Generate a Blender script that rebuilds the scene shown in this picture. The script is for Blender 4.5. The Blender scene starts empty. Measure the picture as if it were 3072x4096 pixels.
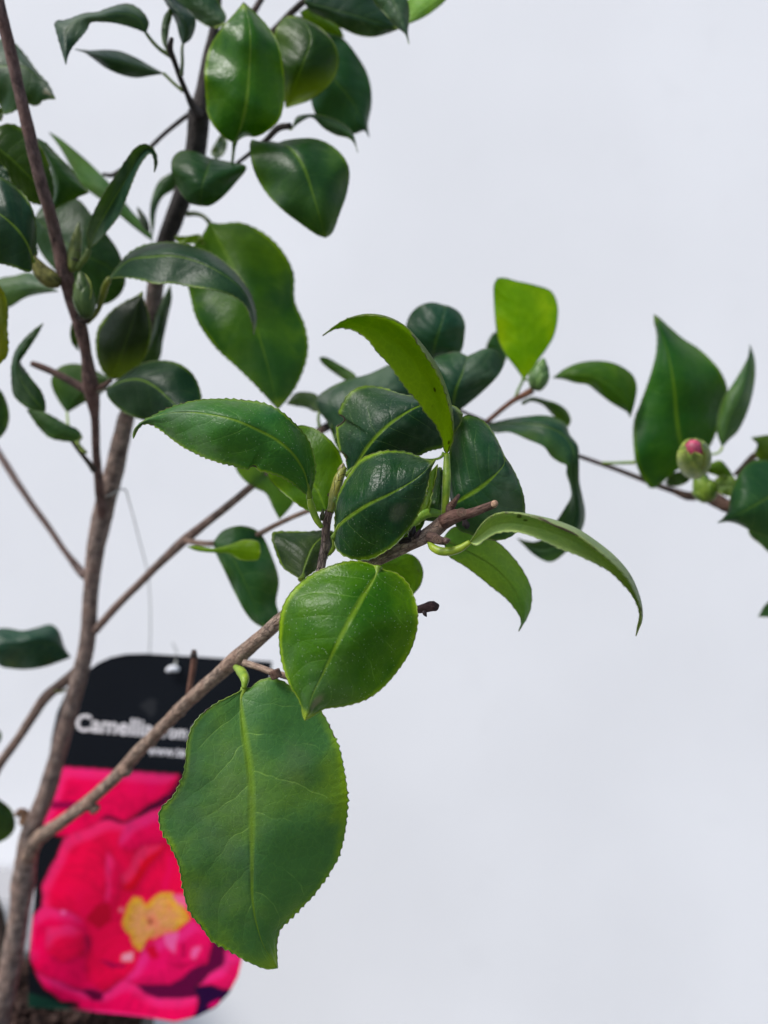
import bpy, bmesh, math, random
import numpy as np
from mathutils import Vector, noise, Matrix
random.seed(7)
sc = bpy.context.scene
COL = sc.collection
FPX, CX, CY, CH = 3400.0, 1536.0, 2048.0, 0.62     # focal length in photo pixels, centre, camera height (m)

# ---------------------------------------------------------------- camera
cam_d = bpy.data.cameras.new('camera'); cam = bpy.data.objects.new('camera', cam_d); COL.objects.link(cam)
cam.location = (0, 0, CH); cam.rotation_euler = (math.radians(90), 0, 0)
cam_d.sensor_fit = 'VERTICAL'; cam_d.sensor_height = 36.0; cam_d.lens = 36.0*FPX/4096.0
cam_d.clip_start = 0.01; cam_d.clip_end = 200
cam_d.dof.use_dof = True; cam_d.dof.focus_distance = 0.25; cam_d.dof.aperture_fstop = 6.6
sc.camera = cam
# ---------------------------------------------------------------- light
SUN_EL, SUN_AZ = math.radians(52), math.radians(238)   # azimuth clockwise from +Y; behind camera, to the left
world = bpy.data.worlds.new("World"); sc.world = world; world.use_nodes = True
nt = world.node_tree; bg = nt.nodes['Background']
sky = nt.nodes.new('ShaderNodeTexSky'); sky.sky_type = 'NISHITA'; sky.sun_disc = False
sky.sun_elevation = SUN_EL; sky.sun_rotation = SUN_AZ; sky.dust_density = 2.5; sky.air_density = 1.0; sky.ozone_density = 1.0
nt.links.new(sky.outputs[0], bg.inputs['Color']); bg.inputs['Strength'].default_value = 0.12
sun_d = bpy.data.lights.new('sun', 'SUN'); sun_d.energy = 2.2; sun_d.angle = math.radians(18); sun_d.color = (1.0, 0.985, 0.965)
sun = bpy.data.objects.new('sun', sun_d); COL.objects.link(sun)
sd = Vector((math.sin(SUN_AZ)*math.cos(SUN_EL), math.cos(SUN_AZ)*math.cos(SUN_EL), math.sin(SUN_EL)))
sun.rotation_euler = sd.to_track_quat('Z', 'Y').to_euler(); sun.location = (-0.5, -1, 2)
sc.view_settings.view_transform = 'Standard'; sc.view_settings.look = 'None'
sc.view_settings.exposure = 0.71; sc.view_settings.gamma = 1.0
sc.cycles.transparent_max_bounces = 8; sc.cycles.max_bounces = 8

# ---------------------------------------------------------------- helpers
Z = {'A': (0, 0, 1.659), 'B': (800, 0, 1.659), 'D': (0, 800, 1.659), 'K': (400, 1400, 1.659), 'L': (1100, 1100, 1.659),
     'J': (1000, 1900, 1.659), 'Q': (1700, 1100, 1.659), 'S': (2072, 1200, 1.659), 'N': (1700, 1800, 1.659),
     'G': (0, 1700, 1.659), 'H': (0, 2400, 1.659), 'V': (0, 3200, 1.659), 'T': (600, 2600, 1.7016), 'F': (0, 0, 1/1.8517),
     'X': (1500, 1800, 3.318), 'Y': (2600, 1650, 3.515), 'W': (0, 800, 3.318), 'U': (1200, 1550, 3.318), 'P': (0, 0, 1.0)}
def px(zone, p):
    z = Z[zone]; return (z[0]+p[0]/z[2], z[1]+p[1]/z[2])
def wp(x, y, d):
    return Vector(((x-CX)/FPX*d, d, CH-(y-CY)/FPX*d))
def cr(pts, n):
    """centripetal-ish Catmull-Rom through pts, resampled to n points of even arc length"""
    P = np.array(pts, float)
    if len(P) == 2:
        t = np.linspace(0, 1, n)[:, None]; return P[0]*(1-t)+P[1]*t
    out = []
    Pe = np.vstack([2*P[0]-P[1], P, 2*P[-1]-P[-2]])
    for i in range(1, len(Pe)-2):
        p0, p1, p2, p3 = Pe[i-1:i+3]
        l01, l12, l23 = [max(np.linalg.norm((b-a)[:2])**0.5, 1e-4) for a, b in ((p0, p1), (p1, p2), (p2, p3))]
        m1 = (p2-p1) + l12*((p1-p0)/l01-(p2-p0)/(l01+l12)); m2 = (p2-p1) + l12*((p3-p2)/l23-(p3-p1)/(l12+l23))
        for t in np.linspace(0, 1, 14, endpoint=False):
            out.append((2*t**3-3*t**2+1)*p1+(t**3-2*t**2+t)*m1+(-2*t**3+3*t**2)*p2+(t**3-t**2)*m2)
    out.append(P[-1]); out = np.array(out)
    s = np.concatenate([[0], np.cumsum(np.linalg.norm(np.diff(out[:, :2], axis=0), axis=1))]); s /= max(s[-1], 1e-9)
    t = np.linspace(0, 1, n)
    return np.stack([np.interp(t, s, out[:, k]) for k in range(out.shape[1])], axis=1)
def newobj(name, verts, faces, mats, parent=None, uvs=None, mi=None, smooth=True, loc=None):
    me = bpy.data.meshes.new(name)
    org = Vector((0, 0, 0))
    if parent is not None: org = Vector(parent.get('_o', (0, 0, 0)))
    me.from_pydata([tuple(Vector(v)) for v in verts], [], faces)
    for m in (mats if isinstance(mats, (list, tuple)) else [mats]): me.materials.append(m)
    if mi is not None: me.polygons.foreach_set('material_index', mi)
    if smooth: me.polygons.foreach_set('use_smooth', [True]*len(me.polygons))
    if uvs is not None:
        ul = me.uv_layers.new(name='uv'); li = np.zeros(len(me.loops), dtype=np.int32); me.loops.foreach_get('vertex_index', li)
        ul.data.foreach_set('uv', np.array(uvs, dtype=np.float32)[li].ravel())
    me.update()
    o = bpy.data.objects.new(name, me); COL.objects.link(o)
    if parent is not None: o.parent = parent; o.matrix_parent_inverse = parent.matrix_world.inverted()
    return o
def thing(name, label, cat, loc):
    o = bpy.data.objects.new(name, None); COL.objects.link(o); o.empty_display_size = 0.02
    o.location = loc; o['label'] = label; o['category'] = cat
    o.matrix_world = Matrix.Translation(loc)
    return o
# ---------------------------------------------------------------- materials
class NT:
    def __init__(s, name):
        s.m = bpy.data.materials.new(name); s.m.use_nodes = True; s.t = s.m.node_tree; s.t.nodes.clear()
        s.out = s.n('ShaderNodeOutputMaterial')
    def n(s, typ, **k):
        x = s.t.nodes.new(typ)
        for a, b in k.items(): setattr(x, a, b)
        return x
    def l(s, a, b): s.t.links.new(a, b)
    def put(s, v, inp):
        if hasattr(v, 'is_linked') or isinstance(v, bpy.types.NodeSocket): s.l(v, inp)
        else: inp.default_value = v
    def math(s, op, a, b=0.0, c=0.0, clamp=False):
        x = s.n('ShaderNodeMath', operation=op); x.use_clamp = clamp
        s.put(a, x.inputs[0]); s.put(b, x.inputs[1])
        if op in ('MULTIPLY_ADD', 'COMPARE', 'SMOOTH_MIN', 'WRAP'): s.put(c, x.inputs[2])
        return x.outputs[0]
    def mix(s, f, a, b, blend='MIX'):
        x = s.n('ShaderNodeMix', data_type='RGBA', blend_type=blend)
        s.put(f, x.inputs[0])
        for v, i in ((a, 6), (b, 7)):
            if isinstance(v, tuple) and len(v) == 3: v = v+(1,)
            s.put(v, x.inputs[i])
        return x.outputs[2]
    def ramp(s, f, a, b, v0=0.0, v1=1.0):
        x = s.n('ShaderNodeMapRange', interpolation_type='SMOOTHSTEP'); s.put(f, x.inputs[0])
        x.inputs[1].default_value = a; x.inputs[2].default_value = b; x.inputs[3].default_value = v0; x.inputs[4].default_value = v1
        return x.outputs[0]
    def noise(s, vec, scale, detail=3, rough=0.5, dist=0.0):
        x = s.n('ShaderNodeTexNoise'); s.l(vec, x.inputs['Vector']); x.inputs['Scale'].default_value = scale
        x.inputs['Detail'].default_value = detail; x.inputs['Roughness'].default_value = rough; x.inputs['Distortion'].default_value = dist
        return x.outputs[0]
    def attr(s, name, what='Fac'):
        x = s.n('ShaderNodeAttribute', attribute_type='OBJECT', attribute_name=name); return x.outputs[what]
    def pbr(s, base, rough, spec=0.5, normal=None, **k):
        x = s.n('ShaderNodeBsdfPrincipled')
        if isinstance(base, tuple) and len(base) == 3: base = base+(1,)
        s.put(base, x.inputs['Base Color']); s.put(rough, x.inputs['Roughness']); s.put(spec, x.inputs['Specular IOR Level'])
        if normal is not None: s.l(normal, x.inputs['Normal'])
        for a, b in k.items(): s.put(b, x.inputs[a.replace('_', ' ')])
        return x.outputs[0]
    def bump(s, h, strength, dist):
        x = s.n('ShaderNodeBump'); s.put(h, x.inputs['Height']); x.inputs['Strength'].default_value = strength
        x.inputs['Distance'].default_value = dist; return x.outputs[0]
    def done(s, sh): s.l(sh, s.out.inputs[0]); return s.m

def leaf_material():
    k = NT('leaf_blade')
    uv = k.n('ShaderNodeUVMap', uv_map='uv').outputs[0]
    sep = k.n('ShaderNodeSeparateXYZ'); k.l(uv, sep.inputs[0]); u, v = sep.outputs[0], sep.outputs[1]
    pos = k.n('ShaderNodeNewGeometry').outputs['Position']
    oi = k.n('ShaderNodeObjectInfo')
    off = k.n('ShaderNodeCombineXYZ'); k.put(k.math('MULTIPLY', oi.outputs['Random'], 13.0), off.inputs[0])
    va = k.n('ShaderNodeVectorMath', operation='ADD'); k.l(pos, va.inputs[0]); k.l(off.outputs[0], va.inputs[1]); P = va.outputs[0]
    s = k.math('ABSOLUTE', k.math('MULTIPLY_ADD', u, 2.0, -1.0))           # 0 midrib .. 1 margin
    # noises
    n1 = k.noise(P, 35, 3, 0.6); n2 = k.noise(P, 160, 4, 0.6); n3 = k.noise(P, 900, 2, 0.5)
    # lateral veins: chevrons in v, wobbly
    wob = k.math('MULTIPLY', k.math('SUBTRACT', k.noise(P, 90, 2), 0.5), 0.075)
    side = k.math('MULTIPLY', k.math('GREATER_THAN', u, 0.5), 0.043)
    sc_ = k.math('MULTIPLY', k.math('POWER', s, 1.25), 0.22)
    vv = k.math('ADD', k.math('SUBTRACT', v, sc_), k.math('ADD', wob, side))
    ph = k.math('ABSOLUTE', k.math('SUBTRACT', k.math('FRACT', k.math('MULTIPLY', vv, 7.2)), 0.5))   # 0 at vein
    vein = k.ramp(ph, 0.0, 0.028, 1.0, 0.0)
    inner = k.math('MULTIPLY', k.ramp(s, 0.70, 0.88, 1.0, 0.0), k.ramp(s, 0.01, 0.06, 0.0, 1.0))
    patchy = k.ramp(k.noise(P, 70, 2), 0.4, 0.6, 0.1, 1.0)
    veinm = k.math('MULTIPLY', k.math('MULTIPLY', vein, inner), patchy)
    # net of small veins
    vo = k.n('ShaderNodeTexVoronoi', feature='DISTANCE_TO_EDGE'); k.l(P, vo.inputs['Vector']); vo.inputs['Scale'].default_value = 330
    net = k.ramp(vo.outputs[0], 0.0, 0.08, 1.0, 0.0)
    # colours
    ctop = oi.outputs['Color']; cund = k.attr('under_color', 'Color')
    back = k.n('ShaderNodeNewGeometry').outputs['Backfacing']
    base = k.mix(back, ctop, cund)
    patch = k.attr('patch'); rimf = k.attr('rim')
    yel = k.mix(0.35, k.mix(1.0, base, (2.0, 1.5, 0.35), 'MULTIPLY'), (0.12, 0.20, 0.003))
    c = k.mix(k.math('MULTIPLY', k.math('MULTIPLY', k.ramp(n1, 0.40, 0.62), k.ramp(s, 0.35, 0.95, 0.38, 1.0)), patch, clamp=True), base, yel)
    c = k.mix(k.math('MULTIPLY', k.ramp(n1, 0.58, 0.36), 0.8), c, k.mix(1.0, c, (0.55, 0.75, 0.85), 'MULTIPLY'))
    c = k.mix(k.math('MULTIPLY', k.math('SUBTRACT', n2, 0.35, clamp=True), 0.5), c, k.mix(1.0, c, (1.5, 1.35, 1.2), 'MULTIPLY'))
    c = k.mix(k.math('MULTIPLY', veinm, k.attr('veins')), c, k.mix(0.5, k.mix(1.0, c, (2.1, 1.9, 1.6), 'MULTIPLY'), (0.15, 0.24, 0.06)))
    c = k.mix(k.math('MULTIPLY', k.math('SUBTRACT', n3, 0.42, clamp=True), 0.9), c, k.mix(1.0, c, (0.62, 0.72, 0.7), 'MULTIPLY'))
    c = k.mix(k.math('MULTIPLY', net, 0.20), c, k.mix(1.0, c, (1.8, 1.6, 1.2), 'MULTIPLY'))
    # midrib halo and margin
    mw = k.math('ADD', 0.022, k.math('MULTIPLY', 0.10, k.math('POWER', k.math('SUBTRACT', 1.0, v, clamp=True), 2.2)))
    mid = k.math('SUBTRACT', 1.0, k.math('DIVIDE', s, mw), clamp=True)
    c = k.mix(k.math('MULTIPLY', k.math('POWER', mid, 0.8), k.attr('rib')), c, (0.13, 0.23, 0.008))
    rim = k.ramp(k.math('ADD', s, k.math('MULTIPLY', k.math('SUBTRACT', n2, 0.5), 0.05)), 0.90, 1.0)
    c = k.mix(k.math('MULTIPLY', rim, k.math('MULTIPLY', rimf, k.ramp(k.noise(P, 120, 2), 0.35, 0.65, 0.25, 0.9)), clamp=True), c, (0.17, 0.28, 0.003))
    c = k.mix(k.math('MULTIPLY', k.ramp(v, 0.925, 0.985), k.math('MULTIPLY', rimf, 0.6), clamp=True), c, (0.22, 0.31, 0.005))
    c = k.mix(k.math('MULTIPLY', k.ramp(k.math('ADD', v, k.math('MULTIPLY', k.math('SUBTRACT', u, 0.5), -0.35)), 0.0, 0.42, 1.0, 0.0), k.attr('base_yellow')), c, (0.15, 0.22, 0.002))
    # dust specks, dark dots, brown blotch
    vd = k.n('ShaderNodeTexVoronoi'); k.l(P, vd.inputs['Vector']); vd.inputs['Scale'].default_value = 1000
    dust = k.math('MULTIPLY', k.ramp(vd.outputs['Distance'], 0.07, 0.13, 1.0, 0.0), k.ramp(n1, 0.40, 0.6, 0.25, 1.0))
    c = k.mix(k.math('MULTIPLY', dust, k.attr('dust')), c, (0.42, 0.48, 0.38))
    vs = k.n('ShaderNodeTexVoronoi'); k.l(P, vs.inputs['Vector']); vs.inputs['Scale'].default_value = 210
    spot = k.math('MULTIPLY', k.ramp(vs.outputs['Distance'], 0.10, 0.2, 1.0, 0.0), k.ramp(k.noise(P, 60, 2), 0.42, 0.56))
    c = k.mix(k.math('MULTIPLY', spot, k.attr('spots')), c, (0.012, 0.012, 0.004))
    sheen_tint = k.math('MULTIPLY', k.ramp(k.noise(P, 22, 5, 0.65), 0.50, 0.72), k.attr('sheen_tint'))
    c = k.mix(sheen_tint, c, (0.095, 0.130, 0.090))  # patchy grey-green sheen painted into the blade colour
    bl = k.n('ShaderNodeSeparateXYZ'); k.l(k.attr('blotch', 'Vector'), bl.inputs[0])
    du = k.math('MULTIPLY', k.math('SUBTRACT', u, bl.outputs[0]), 0.75); dv = k.math('SUBTRACT', v, bl.outputs[1])
    dd = k.math('ADD', k.math('SQRT', k.math('ADD', k.math('MULTIPLY', du, du), k.math('MULTIPLY', dv, dv))), k.math('MULTIPLY', k.math('SUBTRACT', n2, 0.5), 0.12))
    c = k.mix(k.math('MULTIPLY', k.ramp(dd, 0.02, 0.10, 1.0, 0.0), bl.outputs[2]), c, (0.17, 0.155, 0.11))
    # bumps: quilting between veins, crinkle
    quilt = k.math('MULTIPLY', k.math('POWER', k.math('MULTIPLY', ph, 2.0), 0.6), inner)
    fine = k.noise(P, 1500, 2, 0.6)
    mp = k.n('ShaderNodeMapping'); k.l(P, mp.inputs[0]); mp.inputs['Scale'].default_value = (900, 900, 180); mp.inputs['Rotation'].default_value = (0, 0.5, 0)
    crn = k.n('ShaderNodeTexNoise'); k.l(mp.outputs[0], crn.inputs['Vector']); crn.inputs['Scale'].default_value = 1.0
    h = k.math('ADD', k.math('MULTIPLY', quilt, k.math('MULTIPLY', k.attr('veins'), 0.34)), k.math('ADD', k.math('MULTIPLY', n2, 0.55), k.math('MULTIPLY', fine, 0.05)))
    h = k.math('ADD', h, k.math('MULTIPLY', crn.outputs[0], k.math('MULTIPLY', k.attr('crinkle'), 0.34)))
    h = k.math('SUBTRACT', h, k.math('MULTIPLY', net, 0.03))
    nrm = k.bump(h, 0.55, 0.0016)
    rough = k.math('ADD', k.math('MULTIPLY', n1, 0.16), k.math('ADD', k.attr('rough'), k.math('ADD', k.math('MULTIPLY', back, 0.12), k.math('MULTIPLY', sheen_tint, 0.25))))
    surf = k.pbr(c, rough, 0.17, nrm)
    tr = k.n('ShaderNodeBsdfTranslucent'); k.put(k.mix(0.22, k.mix(1.0, c, (2.2, 2.4, 0.8), 'MULTIPLY'), (0.22, 0.36, 0.0)), tr.inputs[0])
    mx = k.n('ShaderNodeMixShader'); k.put(k.attr('thin'), mx.inputs[0]); k.l(surf, mx.inputs[1]); k.l(tr.outputs[0], mx.inputs[2])
    return k.done(mx.outputs[0])
def green_material(name, rough=0.45):
    k = NT(name); pos = k.n('ShaderNodeNewGeometry').outputs['Position']
    c = k.n('ShaderNodeObjectInfo').outputs['Color']
    n = k.noise(pos, 300, 4, 0.6)
    c = k.mix(k.ramp(n, 0.3, 0.7), k.mix(1.0, c, (0.65, 0.75, 0.7), 'MULTIPLY'), k.mix(1.0, c, (1.35, 1.2, 1.2), 'MULTIPLY'))
    s = k.pbr(c, rough, 0.4, k.bump(k.noise(pos, 900, 2), 0.3, 0.0006), Subsurface_Weight=0.0)
    return k.done(s)
def bark_material():
    k = NT('bark'); uv = k.n('ShaderNodeUVMap', uv_map='uv').outputs[0]
    pos = k.n('ShaderNodeNewGeometry').outputs['Position']
    mp = k.n('ShaderNodeMapping'); k.l(uv, mp.inputs[0]); mp.inputs['Scale'].default_value = (5.0, 130, 1)
    oi = k.n('ShaderNodeObjectInfo'); c = oi.outputs['Color']
    f1 = k.n('ShaderNodeTexNoise'); k.l(mp.outputs[0], f1.inputs['Vector']); f1.inputs['Scale'].default_value = 1.6; f1.inputs['Detail'].default_value = 6; f1.inputs['Roughness'].default_value = 0.7
    f2 = k.noise(pos, 90, 4, 0.6); f3 = k.noise(pos, 700, 3, 0.6)
    cc = k.mix(k.ramp(f1.outputs[0], 0.33, 0.68), k.mix(1.0, c, (0.36, 0.33, 0.33), 'MULTIPLY'), k.mix(1.0, c, (1.6, 1.6, 1.58), 'MULTIPLY'))
    cc = k.mix(k.math('MULTIPLY', k.ramp(f2, 0.42, 0.62), 0.45), cc, k.mix(1.0, c, (1.12, 0.92, 0.84), 'MULTIPLY'))
    cc = k.mix(k.math('MULTIPLY', k.ramp(f3, 0.55, 0.75), 0.5), cc, k.mix(1.0, c, (0.4, 0.38, 0.36), 'MULTIPLY'))
    fl = k.attr('flaky')
    pl = k.n('ShaderNodeMapping'); k.l(uv, pl.inputs[0]); pl.inputs['Scale'].default_value = (9.0, 330, 1)
    vo = k.n('ShaderNodeTexVoronoi', feature='DISTANCE_TO_EDGE'); k.l(pl.outputs[0], vo.inputs['Vector']); vo.inputs['Scale'].default_value = 1.0
    crack = k.ramp(vo.outputs[0], 0.02, 0.12, 1.0, 0.0)
    cc = k.mix(k.math('MULTIPLY', crack, fl), cc, (0.03, 0.025, 0.022))
    h = k.math('ADD', k.math('MULTIPLY', f1.outputs[0], 0.8), k.math('MULTIPLY', f3, 0.3))
    h = k.math('SUBTRACT', h, k.math('MULTIPLY', k.math('MULTIPLY', crack, fl), 0.9))
    return k.done(k.pbr(cc, 0.72, 0.25, k.bump(h, 1.0, 0.0016)))
M_leaf = leaf_material(); M_green = green_material('stalk_green'); M_bark = bark_material()
def rim_mat():
    k = NT('leaf_margin'); c = k.n('ShaderNodeObjectInfo').outputs['Color']
    pos = k.n('ShaderNodeNewGeometry').outputs['Position']
    c = k.mix(k.math('MULTIPLY', k.attr('rim'), k.ramp(k.noise(pos, 150, 3), 0.35, 0.65, 0.2, 0.85)), c, (0.20, 0.27, 0.02))
    c = k.mix(k.ramp(k.noise(pos, 420, 2), 0.60, 0.70), c, (0.05, 0.035, 0.015))
    return k.done(k.pbr(c, 0.45, 0.4))
M_rim = rim_mat()

# ---------------------------------------------------------------- the plant
plant = thing('camellia_plant', 'young camellia shrub with glossy serrated leaves, growing from the pot at lower left', 'plant', wp(60, 4170, 0.42))
DK = (.009, .045, .023); DG = (.010, .062, .020); GR = (.022, .085, .015); MD = (.035, .125, .025); BR = (.06, .18, .006)
LM = (.20, .34, .004); PL = (.15, .24, .075); OL = (.035, .09, .006)
leaf_n = [0]
def set_tree(o):
    pass
def tube_geo(C, R, nseg=12, rough=0.0, seed=0.0, flat=1.0, cap=True):
    """C list of Vector, R radii -> verts, faces, uvs"""
    n = len(C); vs, fs, us = [], [], []
    T = [(C[min(i+1, n-1)]-C[max(i-1, 0)]).normalized() for i in range(n)]
    up = Vector((0, -1, 0)); a = T[0].cross(up)
    if a.length < 1e-3: a = T[0].cross(Vector((1, 0, 0)))
    a.normalize(); L = 0.0
    for i in range(n):
        a = (a-T[i]*a.dot(T[i])).normalized(); b = T[i].cross(a)
        if i: L += (C[i]-C[i-1]).length
        for j in range(nseg+1):
            th = 2*math.pi*j/nseg
            dr = a*math.cos(th)+b*math.sin(th)*flat
            r = R[i]
            if rough:
                th2 = 2*math.pi*(j % nseg)/nseg
                q = Vector((math.cos(th2)*1.3+seed, math.sin(th2)*1.3, L*70))
                r *= 1+rough*(noise.noise(q)+0.6*noise.noise(q*3.1))
            vs.append(C[i]+dr*r); us.append((j/nseg, L))
    for i in range(n-1):
        for j in range(nseg):
            a0 = i*(nseg+1)+j; fs.append((a0, a0+1, a0+nseg+2, a0+nseg+1))
    if cap:
        for i, fl in ((0, True), (n-1, False)):
            ring = [i*(nseg+1)+j for j in range(nseg)]
            vs.append(C[i]); us.append((0.5, 0)); ci = len(vs)-1
            for j in range(nseg):
                x, y = i*(nseg+1)+j, i*(nseg+1)+j+1
                fs.append((y, x, ci) if fl else (x, y, ci))
    return vs, fs, us
def path3(zone, pts, ds, n):
    """pts in a zone, ds depth per point (or two values) -> array x,y,d in photo pixels"""
    m = len(pts)
    if len(ds) != m: ds = np.interp(np.linspace(0, 1, m), np.linspace(0, 1, len(ds)), ds)
    arr = [(*px(zone, p), d*5000.0) for p, d in zip(pts, ds)]
    A = cr(arr, n); A[:, 2] /= 5000.0; return A
def stem(name, zone, pts, ds, ws, col, parent=None, mat=None, nseg=14, rough=0.10, label=None, flaky=0.0, n=None, flat=1.0):
    """ws: widths in the zone's pixels"""
    zs = Z[zone][2]
    if n is None:
        Lp = sum(math.dist(px(zone, a), px(zone, b)) for a, b in zip(pts, pts[1:])); n = max(8, int(Lp/14))
    A = path3(zone, pts, ds, n)
    # widths resampled along the same path
    if len(ws) != len(pts): ws = list(np.interp(np.linspace(0, 1, len(pts)), np.linspace(0, 1, len(ws)), ws))
    q = [(*px(zone, p), 0) for p in pts]; cum = np.concatenate([[0], np.cumsum([math.dist(a, b) for a, b in zip(q, q[1:])])]); cum /= cum[-1]
    W = np.interp(np.linspace(0, 1, n), cum, ws)
    C = [wp(*a) for a in A]; R = [w/zs/2/FPX*a[2] for w, a in zip(W, A)]
    vs, fs, us = tube_geo(C, R, nseg, rough, random.random()*50, flat)
    o = newobj(name, vs, fs, mat or M_bark, parent or plant, us)
    o.color = (*col, 1); o['flaky'] = float(flaky)
    if label: o['label'] = label
    return o
TAN = (.27, .20, .155); BROWN = (.13, .083, .066); PURP = (.13, .080, .070); DARK = (.030, .024, .022)
GY = (.17, .27, .015)

def leaf(zone, M, L, R, d, e=(0.004, 0.004), col=GR, side='top', und=None, stalk=None, sd=None, sw=(16, 22), F=None, dF=None,
         tooth=3.0, rib=0.7, rim=0.7, patch=0.5, veins=0.45, dust=0.0, spots=0.0, sheen_tint=0.25, rough=0.30, crinkle=0.0, thin=0.18,
         ribw=0.0, wav=0.0012, label=None, scol=None, res=1.0, shade=0.54, blotch=(0, 0, 0), by=0.0):
    d = d if len(d) == 3 else (d[0], (d[0]+d[-1])/2, d[-1])
    Mp = [px(zone, p) for p in M]; b, t_ = Mp[0], Mp[-1]
    Lp = [b]+[px(zone, p) for p in L]+[t_]; Rp = [b]+[px(zone, p) for p in R]+[t_]
    elen = sum(math.dist(a, c) for a, c in zip(Lp, Lp[1:]))
    nt_ = max(6, int(elen/30)); N = int(min(240, max(40, nt_*5 if tooth else elen/9))*res); nt_ = N//5
    Ma, La, Ra = cr(Mp, N), cr(Lp, N), cr(Rp, N)
    T = np.linspace(0, 1, N); sh = np.sin(np.pi*np.clip(T, 0, 1))**0.6
    dm = d[0]*(1-T)*(1-2*T)+d[1]*4*T*(1-T)+d[2]*T*(2*T-1)
    ex = Mp[-1][0]*0.01+b[1]*0.013
    def side_off(E):
        g = np.gradient(E, axis=0); nn = np.stack([-g[:, 1], g[:, 0]], 1); nn /= np.maximum(np.linalg.norm(nn, axis=1), 1e-6)[:, None]
        sg = np.sign(np.sum(nn*(E-Ma), axis=1)); k_ = np.sign(np.sum(sg)) or 1; return nn*k_
    La0, Ra0 = La, Ra
    if tooth:
        saw = np.array([0.0, .3, .65, 1.0, .15])[np.arange(N) % 5]*np.clip(np.minimum(T, 1-T)*9, 0, 1)
        jit = np.array([0.4+1.1*random.random() for _ in range(N//5+1)])[np.arange(N)//5]
        La = La+side_off(La)*(saw*jit*tooth*.8)[:, None]; Ra = Ra+side_off(Ra)*(saw*np.roll(jit, 3)*tooth*.8)[:, None]
    cols = [(-1.0, La, dm+e[0]*sh), (0.0, Ma, dm)]
    if F is not None:
        Fa = cr([b]+[px(zone, p) for p in F]+[t_], N)
        cols.append((0.62, Fa, dm+(dF if dF is not None else e[1]*0.4)*sh))
    cols.append((1.0, Ra, dm+e[1]*sh))
    nh = 9; S = np.concatenate([-(np.linspace(1, 0, nh)**1.0), np.linspace(0, 1, nh+(5 if F is not None else 0))[1:]])
    xs = np.array([c[0] for c in cols])
    verts, uvs = [], []
    for i in range(N):
        for s_ in S:
            if F is not None and s_ > 0:
                # quadratic through M, F, R in 3-D
                s0, s1, s2 = 0.0, 0.62, 1.0
                w0 = (s_-s1)*(s_-s2)/((s0-s1)*(s0-s2)); w1 = (s_-s0)*(s_-s2)/((s1-s0)*(s1-s2)); w2 = (s_-s0)*(s_-s1)/((s2-s0)*(s2-s1))
                Re = Ra if s_ > .999 else Ra0; x = w0*Ma[i, 0]+w1*cols[2][1][i, 0]+w2*Re[i, 0]; y = w0*Ma[i, 1]+w1*cols[2][1][i, 1]+w2*Re[i, 1]
                dd = w0*dm[i]+w1*cols[2][2][i]+w2*cols[3][2][i]
            else:
                k_ = 0 if s_ < 0 else len(cols)-1; a_ = abs(s_)
                Ee = cols[k_][1] if a_ > .999 else (La0 if s_ < 0 else Ra0); x = Ma[i, 0]*(1-a_)+Ee[i, 0]*a_; y = Ma[i, 1]*(1-a_)+Ee[i, 1]*a_
                dd = dm[i]+(cols[k_][2][i]-dm[i])*a_**1.5
            wv = wav*sh[i]*(noise.noise(Vector((x*0.006+ex, y*0.006, 3.3)))*1.4+(a_ if F is None or s_ <= 0 else abs(s_))**2*math.sin(T[i]*17+ex+s_*1.5)*0.8)
            wv -= wav*0.35*sh[i]*math.exp(-(s_*9)**2)*(-1)
            verts.append(wp(x, y, dd+wv)); uvs.append(((s_+1)/2, T[i]))
    nc = len(S); faces = []
    for i in range(N-1):
        for j in range(nc-1):
            a0 = i*nc+j; faces.append((a0, a0+1, a0+nc+1, a0+nc))
    # orientation
    tot = 0.0; camp = Vector((0, 0, CH))
    for f in faces[::7]:
        A_, B_, C_ = verts[f[0]], verts[f[1]], verts[f[2]]; D_ = verts[f[3]]
        nn = (C_-A_).cross(D_-B_); tot += nn.dot((camp-A_).normalized())
    if (tot > 0) != (side == 'top'): faces = [f[::-1] for f in faces]
    mi = [0]*len(faces)
    # rounded margin
    for cc in (0, nc-1):
        E = [verts[i*nc+cc] for i in range(N)]
        v2, f2, u2 = tube_geo(E, [0.00017]*N, 5, 0, 0, 1, False); o_ = len(verts)
        verts += v2; uvs += [(1.0, 0.5)]*len(v2); faces += [tuple(q+o_ for q in f) for f in f2]; mi += [1]*len(f2)
    o = newobj('leaf', verts, faces, [M_leaf, M_rim], plant, uvs, mi)
    if und is None: und = tuple(0.5*a+0.5*b_ for a, b_ in zip(col, (.16, .25, .06)))
    if side != 'top': col, und = tuple(x*0.5 for x in col), col
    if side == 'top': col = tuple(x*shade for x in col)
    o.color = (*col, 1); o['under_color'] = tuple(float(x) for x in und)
    for a_, b_ in (('patch', patch), ('rim', rim), ('rib', rib), ('veins', veins), ('dust', dust), ('spots', spots), ('sheen_tint', sheen_tint), ('rough', rough), ('crinkle', crinkle), ('thin', thin)): o[a_] = float(b_)
    if not tooth: o['rib'] = float(rib)*.55
    o['base_yellow'] = float(by)
    o['blotch'] = tuple(float(x) for x in blotch)
    if label: o['label'] = label
    if ribw:
        W = np.linspace(ribw*.85, ribw*0.16, N)+ribw*1.5*np.exp(-T*22)
        k0 = nh-1
        C = [verts[i*nc+k0]+Vector((0, 0.00055*min(W[i], ribw)/14, 0)) for i in range(0, int(N*0.93), 2)]
        Rr = [W[i]/2/FPX*dm[i] for i in range(0, int(N*0.93), 2)]
        v2, f2, u2 = tube_geo(C, Rr, 8, 0)
        r = newobj('midrib', v2, f2, M_green, o, u2); r.color = (.12, .20, .008, 1) if scol is None else (*scol, 1)
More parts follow.
